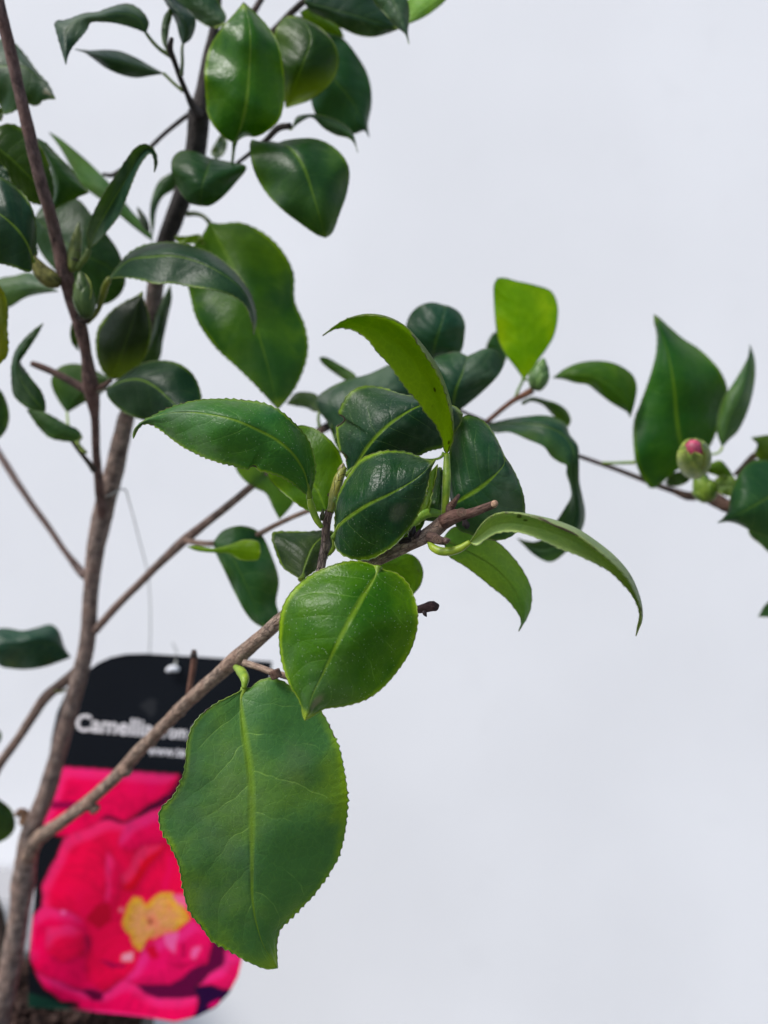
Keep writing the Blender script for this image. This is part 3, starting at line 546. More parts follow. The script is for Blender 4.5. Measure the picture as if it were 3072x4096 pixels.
leaf('Q', [(850, 682), (980, 655), (1100, 668), (1210, 720), (1310, 810), (1362, 945)], [(915, 690), (1000, 714), (1080, 727), (1150, 780), (1230, 842), (1300, 884), (1345, 912)], [(925, 625), (1020, 585), (1120, 571), (1230, 580), (1320, 618), (1382, 672), (1404, 740), (1392, 840)],
     (.36, .352, .358), (.005, .006), (.04, .125, .008), patch=.6, rim=.2, rib=.35, sheen_tint=.3, thin=.3, tooth=0, wav=.002, label='small leaf bending right from the green bud')
bud('flower_bud', 'Q', (735, 765), (790, 548), 64, .352, (.075, .15, .035), k=6, label='closed green flower bud')
stem('leaf_stalk', 'Q', [(640, 690), (680, 695), (720, 700)], [.354, .354], [18, 16, 14], (.12, .22, .01), mat=M_green)
leaf('Q', [(640, 850), (700, 820), (790, 840), (870, 880), (930, 930), (952, 1004)], [(650, 860), (700, 838), (780, 860), (850, 930), (910, 985)], [(650, 838), (710, 812), (800, 830), (880, 856), (940, 900), (967, 965)],
     (.357, .36, .36), (.003, .002), (.022, .075, .01), rib=.1, tooth=0, sheen_tint=.1, patch=.5)
leaf('Q', [(412, 990), (600, 985), (780, 1000), (920, 1060), (985, 1160), (985, 1260), (985, 1370), (1000, 1480), (1000, 1600), (960, 1700), (860, 1800), (740, 1820), (612, 1748)],
     [(460, 978), (560, 955), (680, 938), (780, 932), (860, 945), (930, 985), (960, 1060), (1012, 1130), (1020, 1230), (1022, 1370), (1040, 1460), (1060, 1570), (1050, 1660), (1000, 1750), (920, 1850), (832, 1903), (730, 1860)],
     [(450, 1042), (560, 1042), (680, 1090), (790, 1140), (840, 1205), (900, 1245), (938, 1262), (940, 1320), (965, 1400), (970, 1470), (930, 1545), (880, 1625), (820, 1720), (740, 1770), (680, 1768)],
     (.352, .335, .352), (.004, -.004), (.020, .075, .035), patch=.5, rim=.2, rib=.5, veins=.3, sheen_tint=.9, thin=.1, tooth=0, wav=.003, label='twisted dark leaf hanging like a ribbon behind the pale drooping leaf')
leaf('S', [(1150, 1080), (1085, 960), (1052, 780), (1035, 580), (1000, 380), (950, 210), (903, 96)], [(1050, 1130), (960, 1205), (890, 1248), (832, 1185), (785, 1080), (768, 950), (772, 800), (820, 670), (880, 500), (918, 350), (922, 220), (905, 150)],
     [(1245, 1010), (1312, 880), (1358, 730), (1387, 600), (1350, 490), (1280, 400), (1190, 320), (1090, 255), (1000, 178), (935, 118)],
     (.365, .355, .36), (.008, .012), (.012, .095, .008), patch=.4, shade=.62, rim=.5, rib=.5, veins=.2, sheen_tint=.25, thin=.15, tooth=2, wav=.0025, label='tall dark green leaf standing behind the pink-tipped bud')
leaf('S', [(1355, 975), (1375, 850), (1420, 720), (1490, 560), (1540, 298)], [(1325, 890), (1322, 790), (1365, 650), (1435, 545), (1500, 435), (1535, 360)], [(1400, 925), (1450, 880), (1505, 780), (1548, 650), (1572, 500), (1568, 390)],
     (.362, .36, .365), (.004, .006), (.055, .14, .055), patch=.4, rim=.2, rib=.3, sheen_tint=.5, thin=.2, tooth=0, stalk=[(1265, 1025), (1320, 1018), (1345, 1000)], sw=(14, 16, 18))
stem('leaf_stalk', 'S', [(560, 1080), (650, 1082), (780, 1078)], [.362, .357], [16, 20, 24], (.12, .2, .01), mat=M_green)
bud('flower_bud', 'S', (1178, 1140), (1162, 958), 88, .342, (.17, .23, .035), (.36, .05, .10), k=6, dt=-.022, open_=True, label='round flower bud splitting to show a pink tip')
leaf('S', [(1130, 1145), (1060, 1180), (975, 1210)], [(1100, 1140), (1030, 1150)], [(1140, 1190), (1060, 1235), (1000, 1230)], (.36, .37), (0, 0), (.015, .05, .015), rib=.1, tooth=0)
bud('bud', 'S', (1275, 1335), (1180, 1140), 78, .354, (.10, .17, .012), k=4, label='yellow-green leaf bud under the pink-tipped bud')
bud('bud', 'S', (1260, 1200), (1170, 1160), 40, .355, (.02, .05, .02), k=3)
leaf('S', [(1230, 1140), (1300, 1110), (1380, 1120), (1440, 1190)], [(1260, 1100), (1340, 1066), (1390, 1110)], [(1280, 1150), (1350, 1180), (1400, 1210)], (.36, .36), (.002, .002), (.03, .09, .006), patch=.8, rib=.1, tooth=0)
leaf('S', [(1292, 1250), (1360, 1235), (1480, 1230)], [(1310, 1190), (1400, 1165)], [(1330, 1275), (1420, 1300)], (.352, .345), (0, 0), (.10, .18, .06), rib=.1, tooth=0)
leaf('S', [(1860, 1180), (1750, 1250), (1659, 1310), (1500, 1400), (1325, 1478)], [(1800, 1090), (1720, 1080), (1620, 1062), (1555, 1070), (1490, 1125), (1440, 1210), (1410, 1310), (1395, 1400), (1360, 1450)], [(1800, 1600), (1740, 1595), (1659, 1575), (1550, 1530), (1450, 1482), (1390, 1470)],
     (.34, .33, .338), (.006, .006), (.028, .105, .030), patch=.4, rim=.3, rib=.5, sheen_tint=.5, thin=.15, tooth=0, label='broad leaf cut by the right edge of the view')
leaf('S', [(1520, 1480), (1600, 1560), (1700, 1650)], [(1540, 1560), (1610, 1620), (1680, 1680)], [(1600, 1490), (1700, 1560)], (.36, .36), (0, 0), (.015, .07, .02), rib=.1, tooth=0)
leaf('S', [(1760, 1060), (1660, 1000), (1590, 950), (1548, 914)], [(1700, 1110), (1620, 1080), (1575, 1010), (1590, 960)], [(1760, 960), (1680, 900), (1600, 905)], (.365, .365), (.003, .003), (.06, .12, .004), patch=.8, rib=.1, tooth=0)
leaf('F', [(1700, 1290), (1670, 1315), (1638, 1332)], [(1670, 1330)], [(1670, 1295), (1655, 1305)], (.37, .37), (0, 0), (.02, .09, .05), rib=.1, tooth=0)

# ---- leaves: lower left -------------------------------------------------
leaf('F', [(462, 1170), (500, 1205), (530, 1262), (552, 1310), (572, 1357)], [(466, 1192), (485, 1232), (510, 1285), (532, 1325), (550, 1345)], [(480, 1148), (520, 1136), (560, 1150), (588, 1205), (602, 1254), (596, 1303), (602, 1327), (592, 1348)],
     (.335, .33, .33), (.006, .006), (.014, .085, .030), patch=.35, rim=.3, rib=.3, sheen_tint=.6, thin=.2, tooth=0, wav=.002)
leaf('K', [(580, 1305), (700, 1330), (800, 1322), (940, 1310), (1066, 1342)], [(640, 1330), (740, 1342), (860, 1350), (920, 1385), (1000, 1397), (1050, 1388)], [(640, 1300), (760, 1318), (870, 1290), (960, 1262), (1050, 1275)],
     (.325, .318, .316), (.002, .002), (.14, .28, .006), patch=.6, rib=.1, sheen_tint=0, thin=.5, tooth=0)
leaf('G', [(470, 1540), (380, 1470), (250, 1440), (120, 1460), (-60, 1480)], [(430, 1480), (385, 1360), (335, 1325), (250, 1345), (150, 1366), (50, 1350), (-20, 1360)], [(400, 1568), (300, 1602), (180, 1620), (80, 1615), (0, 1595)],
     (.40, .39, .385), (.010, .004), (.018, .075, .045), patch=0, rim=.1, rib=.2, sheen_tint=.6, thin=.08, tooth=0, wav=.003)
leaf('H', [(100, 1465), (40, 1450), (-30, 1440), (-120, 1450)], [(80, 1400), (30, 1350), (-40, 1315)], [(95, 1520), (60, 1570), (0, 1605), (-60, 1620)], (.40, .39), (.004, .004), (.006, .035, .015), rib=.1, tooth=0, sheen_tint=.1)
leaf('H', [(-60, 830), (-20, 900), (-40, 980)], [(-40, 870)], [(5, 880), (4, 930)], (.40, .40), (0, 0), DK, rib=.1, tooth=0)

# ---- leaves: left column ------------------------------------------------
leaf('D', [(725, 522), (850, 400), (1000, 375), (1150, 370), (1300, 405), (1450, 475), (1580, 570), (1655, 690), (1683, 895)],
     [(790, 430), (850, 360), (920, 315), (1000, 290), (1130, 281), (1280, 308), (1400, 350), (1520, 438), (1600, 525), (1665, 630), (1698, 740), (1700, 830)],
     [(800, 512), (900, 520), (1050, 556), (1130, 550), (1250, 571), (1400, 592), (1540, 632), (1620, 690), (1665, 790)],
     (.318, .300, .305), (.012, -.003), (.020, .070, .024), patch=.15, rim=.7, rib=.5, veins=.2, sheen_tint=1.0, thin=.1, tooth=3.5, rough=.34, wav=.002,
     stalk=[(580, 815), (640, 750), (680, 640), (700, 570)], sd=(.328, .318), sw=(26, 30, 44, 46, 36), scol=(.12, .15, .015), label='arching grey-sheened leaf with a hooked tip, left of centre')
leaf('F', [(452, 480), (478, 530), (515, 600), (548, 690), (578, 790), (600, 884)], [(440, 505), (418, 535), (402, 580), (412, 640), (426, 690), (462, 745), (520, 800), (562, 842)], [(475, 484), (520, 482), (572, 506), (612, 546), (633, 590), (636, 650), (658, 705), (664, 760), (646, 820), (620, 862)],
     (.345, .335, .33), (-.004, .010), (.022, .105, .010), patch=.85, by=.15, shade=.60, rim=.9, rib=.4, veins=.3, sheen_tint=.2, thin=.2, tooth=3.5, wav=.003, stalk=[(405, 462), (425, 462), (440, 468)], sd=(.36, .346), sw=(12, 9, 10), scol=(.03, .05, .01), label='large hanging leaf in the upper middle with yellowish margin')
leaf('A', [(1360, 1620), (1260, 1590), (1160, 1570)], [(1270, 1615), (1190, 1615)], [(1330, 1560), (1240, 1568)], (.34, .34), (0, 0), (.10, .19, .005), rib=.1, tooth=0, thin=.4, sheen_tint=0)
leaf('D', [(735, 1187), (800, 1040), (850, 900), (900, 750), (945, 606)], [(690, 1145), (648, 1050), (638, 940), (650, 860), (700, 780), (760, 722), (830, 675), (900, 642)], [(800, 1184), (890, 1130), (955, 1050), (993, 940), (1000, 830), (980, 740), (950, 655)],
     (.345, .335, .335), (.005, .005), (.003, .018, .003), patch=.5, by=.55, rim=.9, rib=.12, veins=.15, sheen_tint=.1, thin=.12, tooth=2.5, rough=.35, stalk=[(690, 1262), (715, 1215)], sw=(20, 16), scol=(.03, .06, .01), label='very dark upright leaf with sharp tip against the trunk')
leaf('D', [(925, 1115), (1010, 960), (1070, 800), (1130, 565)], [(950, 1030), (1005, 900), (1035, 770), (1065, 690)], [(1050, 1065), (1080, 930), (1112, 780), (1138, 650)], (.36, .358, .36), (.003, .004), (.016, .06, .022), patch=.4, rim=.5, rib=.1, tooth=0, sheen_tint=.4)
leaf('D', [(708, 1255), (820, 1197), (930, 1190), (1030, 1240), (1130, 1330), (1260, 1440)], [(760, 1212), (870, 1130), (960, 1082), (1070, 1066), (1180, 1085), (1270, 1148), (1320, 1240), (1336, 1330), (1320, 1400)], [(715, 1300), (800, 1392), (900, 1442), (980, 1462), (1120, 1470)],
     (.33, .315, .31), (.008, .008), (.008, .042, .017), patch=.1, rim=.4, rib=.6, veins=.4, sheen_tint=.8, thin=.08, tooth=1.5, stalk=[(650, 1275), (680, 1265)], sd=(.338, .331), sw=(18, 16), scol=(.05, .05, .03))
leaf('D', [(445, 1410), (500, 1300), (600, 1200), (745, 1190)], [(395, 1340), (350, 1250), (342, 1190), (390, 1115), (470, 1088), (560, 1098), (650, 1140)], [(480, 1390), (560, 1342), (640, 1305), (715, 1240)],
     (.37, .365, .36), (.004, .004), (.015, .07, .016), patch=.4, rim=.5, rib=.1, sheen_tint=.4, tooth=0, stalk=[(560, 1680), (500, 1590), (455, 1500)], sd=(.36, .37), sw=(30, 24, 18, 14))
leaf('D', [(300, 1402), (200, 1290), (130, 1170), (112, 1070), (170, 950), (286, 818)], [(200, 1385), (130, 1340), (90, 1290), (78, 1200), (78, 1100), (100, 1010), (160, 925), (230, 860)], [(300, 1350), (272, 1270), (215, 1195), (160, 1120), (132, 1075), (165, 1020), (215, 945), (255, 880)],
     (.335, .33, .335), (.003, .003), (.018, .07, .024), patch=.3, rim=.2, rib=.4, sheen_tint=.6, tooth=2, wav=.002, label='twisted two-lobed leaf near the left edge')
leaf('D', [(545, 1570), (430, 1530), (300, 1460), (178, 1390)], [(500, 1600), (420, 1597), (330, 1575), (260, 1510), (210, 1440)], [(520, 1530), (440, 1490), (350, 1438), (260, 1395)],
     (.345, .345, .345), (.003, .003), (.026, .09, .028), 'top', patch=.4, rim=.2, rib=.2, sheen_tint=.5, tooth=2, stalk=[(575, 1680), (520, 1610)], sw=(20, 16), scol=(.09, .13, .02))
leaf('D', [(-60, 1230), (-25, 1380), (-40, 1600)], [(-80, 1400)], [(0, 1262), (42, 1340), (60, 1440), (42, 1520), (0, 1575)], (.35, .35), (0, .003), (.010, .055, .03), rib=.1, tooth=0, sheen_tint=.3)
leaf('D', [(-20, 540), (5, 800), (-15, 1100)], [(-60, 700), (-60, 950)], [(30, 630), (50, 720), (46, 850), (52, 960), (46, 1030), (20, 1062)], (.30, .30), (0, .003), (.19, .17, .004), rib=.1, tooth=3.5, sheen_tint=.1, thin=.4, patch=.3, label='yellowing olive leaf cut by the left edge')
leaf('D', [(385, 606), (250, 575), (100, 575), (-80, 620)], [(300, 560), (200, 484), (100, 503), (-20, 530)], [(280, 618), (170, 645), (65, 708), (-30, 730)], (.345, .35, .355), (.004, .006), (.075, .15, .065), 'top', patch=.1, rim=.2, rib=.2, sheen_tint=.9, tooth=0, thin=.25)
leaf('D', [(212, 402), (180, 290), (112, 190), (0, 95), (-130, 20)], [(237, 300), (237, 170), (213, 60), (150, -40), (70, -112), (-20, -150), (-110, -110)], [(204, 470), (170, 472), (100, 445), (30, 425), (-60, 400), (-130, 250)],
     (.300, .290, .295), (.008, .006), (.014, .060, .028), patch=.1, rim=.6, rib=.8, veins=.3, dust=.2, sheen_tint=.6, tooth=3, ribw=11, wav=.002, label='dark leaf at the left edge beside the reddish stem')
leaf('D', [(235, 110), (400, 265), (560, 365), (720, 445), (830, 555)], [(300, 25), (420, -10), (520, 0), (600, 90), (700, 220), (770, 315), (812, 410), (830, 480)], [(232, 250), (280, 360), (380, 480), (480, 610), (600, 690), (720, 682), (800, 620)],
     (.345, .34, .345), (.006, .006), (.009, .055, .016), patch=.1, rim=.2, rib=.35, sheen_tint=.12, tooth=0, wav=.002)
leaf('A', [(590, 1655), (650, 1510), (745, 1340), (830, 1200), (890, 1085), (935, 1010), (985, 985), (1020, 1018), (1033, 1080), (1023, 1142)],
     [(580, 1560), (620, 1420), (700, 1270), (780, 1150), (850, 1045), (900, 982), (955, 957), (1010, 980), (1038, 1035), (1041, 1095)], [(650, 1600), (720, 1520), (795, 1420), (838, 1310), (880, 1200), (920, 1110), (958, 1050), (995, 1016), (1016, 1035), (1025, 1085)],
     (.318, .305, .300), (-.002, -.005), (.012, .052, .028), patch=.1, rim=.4, rib=.5, veins=.2, sheen_tint=.8, tooth=2.5, wav=.001, stalk=[(505, 1790), (540, 1740), (572, 1700)], sd=(.318, .318), sw=(40, 46, 46, 40), scol=(.08, .12, .012), label='narrow upright leaf with its tip hooked over to the right')
leaf('A', [(1015, 1600), (900, 1475), (750, 1320), (600, 1185), (450, 1035), (325, 878)], [(930, 1540), (820, 1450), (690, 1340), (560, 1240), (490, 1140), (400, 980)], [(990, 1530), (880, 1410), (735, 1228), (600, 1090), (480, 985), (390, 915)],
     (.362, .36, .36), (.004, .004), (.07, .145, .045), 'under', patch=.2, rim=.1, rib=.3, sheen_tint=.5, tooth=0, thin=.25, label='long pale narrow leaf pointing up left')
leaf('A', [(240, 915), (330, 1050), (430, 1180), (588, 1278)], [(300, 948), (380, 1030), (460, 1110), (525, 1200)], [(300, 1030), (345, 1150), (355, 1280), (350, 1385), (420, 1352), (510, 1310)],
     (.325, .325, .33), (.006, .006), (.018, .085, .016), patch=.5, rim=.5, rib=.1, sheen_tint=.2, tooth=2.5)
leaf('A', [(-40, 960), (100, 1080), (225, 1205), (345, 1352)], [(-10, 850), (35, 826), (75, 825), (140, 850), (235, 930), (300, 1030), (335, 1150), (357, 1265)], [(-40, 1060), (20, 1120), (90, 1230), (170, 1322), (260, 1355)],
     (.312, .315, .32), (.004, .004), (.020, .060, .003), patch=.8, rim=.5, rib=.3, sheen_tint=.0, tooth=3, thin=.25, label='dull yellow-green leaf behind the reddish stem')
leaf('A', [(-60, 1040), (10, 1130), (75, 1225)], [(-20, 1060), (50, 1140)], [(-40, 1180), (30, 1220)], (.31, .31), (0, 0), DG, rib=.1, tooth=0)
leaf('A', [(-130, 430), (0, 440), (150, 440), (270, 530), (367, 656)], [(-80, 300), (30, 262), (90, 285), (170, 370), (250, 480), (320, 560)], [(-80, 620), (0, 695), (30, 755), (110, 728), (190, 690), (240, 700), (290, 662)],
     (.325, .32, .318), (.010, .006), (.016, .062, .026), patch=.1, rim=.4, rib=.3, sheen_tint=.9, tooth=3, wav=.002, blotch=(.62, .88, .8), label='grey-green leaf behind the stem with a brown spoiled tip')
leaf('A', [(-60, 740), (-20, 770), (10, 798)], [(0, 720), (18, 750)], [(-20, 800)], (.32, .32), (0, 0), (.05, .09, .04), rib=.1, tooth=3)
# small buds on the stem
bud('bud', 'W', (470, 740), (352, 480), 70, .318, (.06, .12, .010), k=3, label='small green pointed bud')
stem('bud', 'W', [(790, 1110), (690, 1060), (590, 990), (500, 880), (440, 780), (420, 700)], [.318, .316], [130, 230, 220, 170, 110, 40], (.13, .13, .030), rough=.22, nseg=16, label='knobbly yellow-green bud base')
bud('bud', 'W', (960, 960), (1048, 280), 78, .318, (.10, .13, .020), k=6, label='slender pointed bud with black marks')
stem('bud_mark', 'W', [(945, 775), (1000, 790), (1055, 805)], [.3105, .3105], [10, 28, 14], (.006, .004, .003), rough=.2, n=8, nseg=8)
stem('bud_mark', 'W', [(990, 660), (1035, 668), (1080, 664)], [.3115, .3115], [5, 13, 5], (.010, .006, .004), rough=.2, n=8, nseg=8)
bud('bud', 'W', (1160, 1570), (1060, 930), 140, .318, (.032, .068, .006), k=5, label='swollen green bud against the stem')
stem('bud_mark', 'W', [(1130, 980), (1190, 1080), (1215, 1200), (1195, 1330)], [.309, .307, .309], [8, 22, 18, 6], (.16, .21, .01), mat=M_green, rough=.1, n=14, nseg=8)
stem('node', 'W', [(1060, 1560), (1130, 1590), (1180, 1570)], [.325, .32], [110, 120, 60], (.03, .018, .012), rough=.3)
leaf('W', [(960, 1620), (945, 1740), (990, 1900), (1040, 2000)], [(940, 1700), (935, 1800), (960, 1900)], [(1000, 1700), (1030, 1850)], (.345, .35), (0, 0), (.015, .05, .016), rib=.1, tooth=0)
bud('bud', 'A', (985, 1530), (910, 1370), 26, .358, (.03, .045, .02), k=3)

# ---- leaves: top --------------------------------------------------------
leaf('A', [(968, 218), (915, 120), (790, 88), (650, 108), (520, 128), (445, 200), (437, 427)], [(985, 150), (935, 70), (850, 27), (740, 48), (650, 81), (560, 90), (440, 134), (368, 148), (384, 240), (412, 340)], [(900, 188), (800, 158), (690, 143), (600, 150), (575, 195), (520, 262), (472, 320), (448, 375)],
     (.315, .305, .30), (.006, .002), (.024, .070, .045), patch=.3, rim=.1, rib=.3, sheen_tint=.9, tooth=2, thin=.2, wav=.001, stalk=[(1135, 372), (1060, 325), (1000, 262)], sd=(.318, .315), sw=(34, 26, 24, 22), scol=(.07, .11, .02), label='leaf at the top left bent over with its tip hanging')
leaf('A', [(1085, 487), (950, 452), (800, 412), (650, 370), (498, 327)], [(1000, 440), (900, 384), (800, 343), (700, 333), (600, 337)], [(1000, 500), (900, 513), (800, 492), (700, 447), (620, 388), (560, 347)],
     (.33, .325, .325), (.006, .004), (.007, .040, .024), patch=.0, rim=.1, rib=.25, sheen_tint=.4, tooth=0, stalk=[(1215, 605), (1150, 550), (1115, 515)], sw=(24, 20, 22), scol=(.08, .13, .01))
leaf('A', [(1212, 297), (1235, 200), (1195, 100), (1130, 20), (1080, -90)], [(1190, 230), (1170, 150), (1130, 70), (1092, 5), (1070, -50)], [(1262, 260), (1292, 190), (1292, 120), (1225, 50), (1165, 0), (1120, -60)],
     (.32, .315, .32), (.005, .005), (.009, .045, .030), patch=0, rim=.1, rib=.2, sheen_tint=.4, tooth=0, stalk=[(1205, 500), (1210, 400), (1208, 330)], sw=(26, 22, 20), scol=(.05, .08, .02))
leaf('A', [(1488, 158), (1390, 80), (1280, 0), (1200, -80)], [(1400, 178), (1310, 132), (1230, 70), (1160, 0), (1140, -60)], [(1500, 110), (1470, 50), (1430, -20), (1340, -90)], (.33, .33), (.004, .005), (.016, .075, .024), patch=.1, rib=.1, tooth=0, sheen_tint=.4, stalk=[(1425, 185), (1465, 172)], sw=(14, 14))
leaf('A', [(1105, 335), (1100, 250), (1105, 150), (1124, 58)], [(1080, 280), (1073, 200), (1090, 110)], [(1110, 270), (1122, 180), (1140, 90)], (.318, .318), (.002, .002), (.03, .075, .02), rib=.1, tooth=0, sheen_tint=.2)
leaf('B', [(228, 950), (270, 850), (305, 700), (325, 500), (335, 300), (320, 130), (288, 16)], [(150, 900), (62, 780), (36, 620), (34, 450), (72, 300), (150, 180), (235, 85)], [(300, 903), (370, 905), (450, 865), (525, 790), (558, 650), (556, 480), (527, 320), (462, 195), (385, 105), (330, 52)],
     (.318, .305, .312), (.006, .010), (.018, .115, .002), patch=.8, shade=.6, rim=1.0, rib=.8, veins=.25, sheen_tint=.1, rough=.20, thin=.2, tooth=1.5, wav=.0028, ribw=9, stalk=[(214, 1085), (222, 1010)], sd=(.33, .32), sw=(20, 20, 30), scol=(.06, .13, .01), label='large glossy upright leaf at the top centre with yellow-green margin')
leaf('B', [(572, 715), (625, 570), (690, 400), (735, 260), (700, 160), (600, 106)], [(545, 600), (505, 420), (490, 240), (535, 145), (570, 112)], [(650, 692), (730, 663), (830, 590), (900, 500), (921, 400), (892, 295), (822, 210), (740, 150), (650, 110)],
     (.335, .322, .33), (.006, .008), (.018, .075, .002), patch=.5, by=.95, shade=.45, rim=.7, rib=.6, sheen_tint=.1, tooth=0, thin=.18, wav=.002, label='rounded leaf with a yellow lower edge beside the large glossy one')
leaf('B', [(690, 200), (800, 400), (900, 540), (1000, 660), (1070, 790), (1122, 908)], [(700, 450), (735, 650), (770, 760), (850, 850), (950, 893), (1040, 882), (1092, 866)], [(780, 190), (870, 208), (960, 268), (1040, 370), (1100, 470), (1132, 580), (1135, 700), (1112, 830)],
     (.35, .345, .35), (.008, .008), (.010, .075, .030), patch=.1, rim=.1, rib=.4, sheen_tint=.3, tooth=0, wav=.002)
leaf('B', [(665, 80), (760, 130), (860, 175), (956, 248)], [(690, 135), (760, 185), (860, 220)], [(720, 55), (820, 112), (912, 162)], (.345, .35), (.002, .002), (.08, .17, .004), patch=.5, rib=.1, tooth=0, sheen_tint=0, thin=.35)
leaf('B', [(612, 852), (645, 795), (720, 772), (820, 790), (920, 845), (1000, 895), (1047, 1012)], [(642, 778), (700, 761), (800, 764), (920, 802), (1005, 868)], [(660, 812), (740, 778), (820, 848), (900, 893), (995, 920), (1032, 965)],
     (.335, .33, .33), (.006, .002), (.035, .10, .035), patch=.2, rib=.2, sheen_tint=.7, tooth=0, stalk=[(590, 850), (600, 856)], sw=(20, 18))
leaf('B', [(690, 10), (850, 55), (1000, 95), (1150, 140), (1315, 193)], [(760, -60), (950, -90), (1150, -30), (1250, 90)], [(730, 70), (800, 110), (870, 142), (950, 190), (1050, 232), (1150, 243), (1250, 218)],
     (.33, .33, .335), (.006, .005), (.007, .040, .018), patch=.1, rib=.3, sheen_tint=.5, tooth=0, wav=.002)
leaf('B', [(1240, -80), (1300, 50), (1352, 170), (1387, 292)], [(1150, -10), (1230, 92), (1310, 182), (1362, 225)], [(1345, -60), (1382, 20), (1388, 130), (1378, 210)], (.318, .315), (.004, .004), (.05, .115, .055), 'top', patch=.1, rib=.3, sheen_tint=.7, tooth=0, thin=.2)
leaf('B', [(1660, -50), (1500, 45), (1378, 160)], [(1630, 0), (1560, 62), (1480, 116)], [(1500, -60), (1400, -20), (1360, 60)], (.33, .33), (.003, .003), (.12, .24, .05), 'under', patch=.2, rib=.3, sheen_tint=.1, tooth=0, thin=.35)
leaf('B', [(480, 940), (590, 975), (680, 1090), (750, 1290), (833, 1577)], [(400, 945), (345, 930), (333, 1000), (368, 1150), (450, 1290), (560, 1400), (680, 1490), (780, 1558)], [(520, 948), (560, 935), (650, 922), (760, 922), (860, 960), (950, 1040), (988, 1130), (972, 1280), (920, 1430), (872, 1550)],
     (.325, .308, .318), (.006, .012), (.020, .085, .016), patch=.35, rim=.3, rib=.45, veins=.25, sheen_tint=.5, tooth=1, wav=.0025, label='diamond-shaped leaf pointing down at the top centre')
leaf('A', [(1398, 1052), (1378, 1120), (1345, 1220), (1325, 1364)], [(1300, 1008), (1200, 1003), (1145, 1055), (1143, 1150), (1190, 1262), (1262, 1347)], [(1530, 1078), (1634, 1108), (1560, 1215), (1470, 1312), (1390, 1364)],
     (.330, .318, .325), (.006, .008), (.013, .070, .018), patch=.15, rim=.2, rib=.35, sheen_tint=.5, tooth=0, wav=.002, label='cupped leaf in front of the upper trunk')
leaf('A', [(1435, 1060), (1460, 980), (1475, 880)], [(1402, 1020), (1430, 950)], [(1485, 1020), (1505, 940)], (.37, .37), (0, 0), (.09, .14, .13), rib=.1, tooth=0)
leaf('A', [(1150, 1140), (1060, 1270), (1015, 1400), (1012, 1570)], [(1060, 1200), (1008, 1320), (996, 1430), (1003, 1500)], [(1168, 1240), (1080, 1305), (1035, 1400), (1022, 1500)], (.368, .368), (.002, .002), (.014, .07, .024), rib=.1, tooth=0)

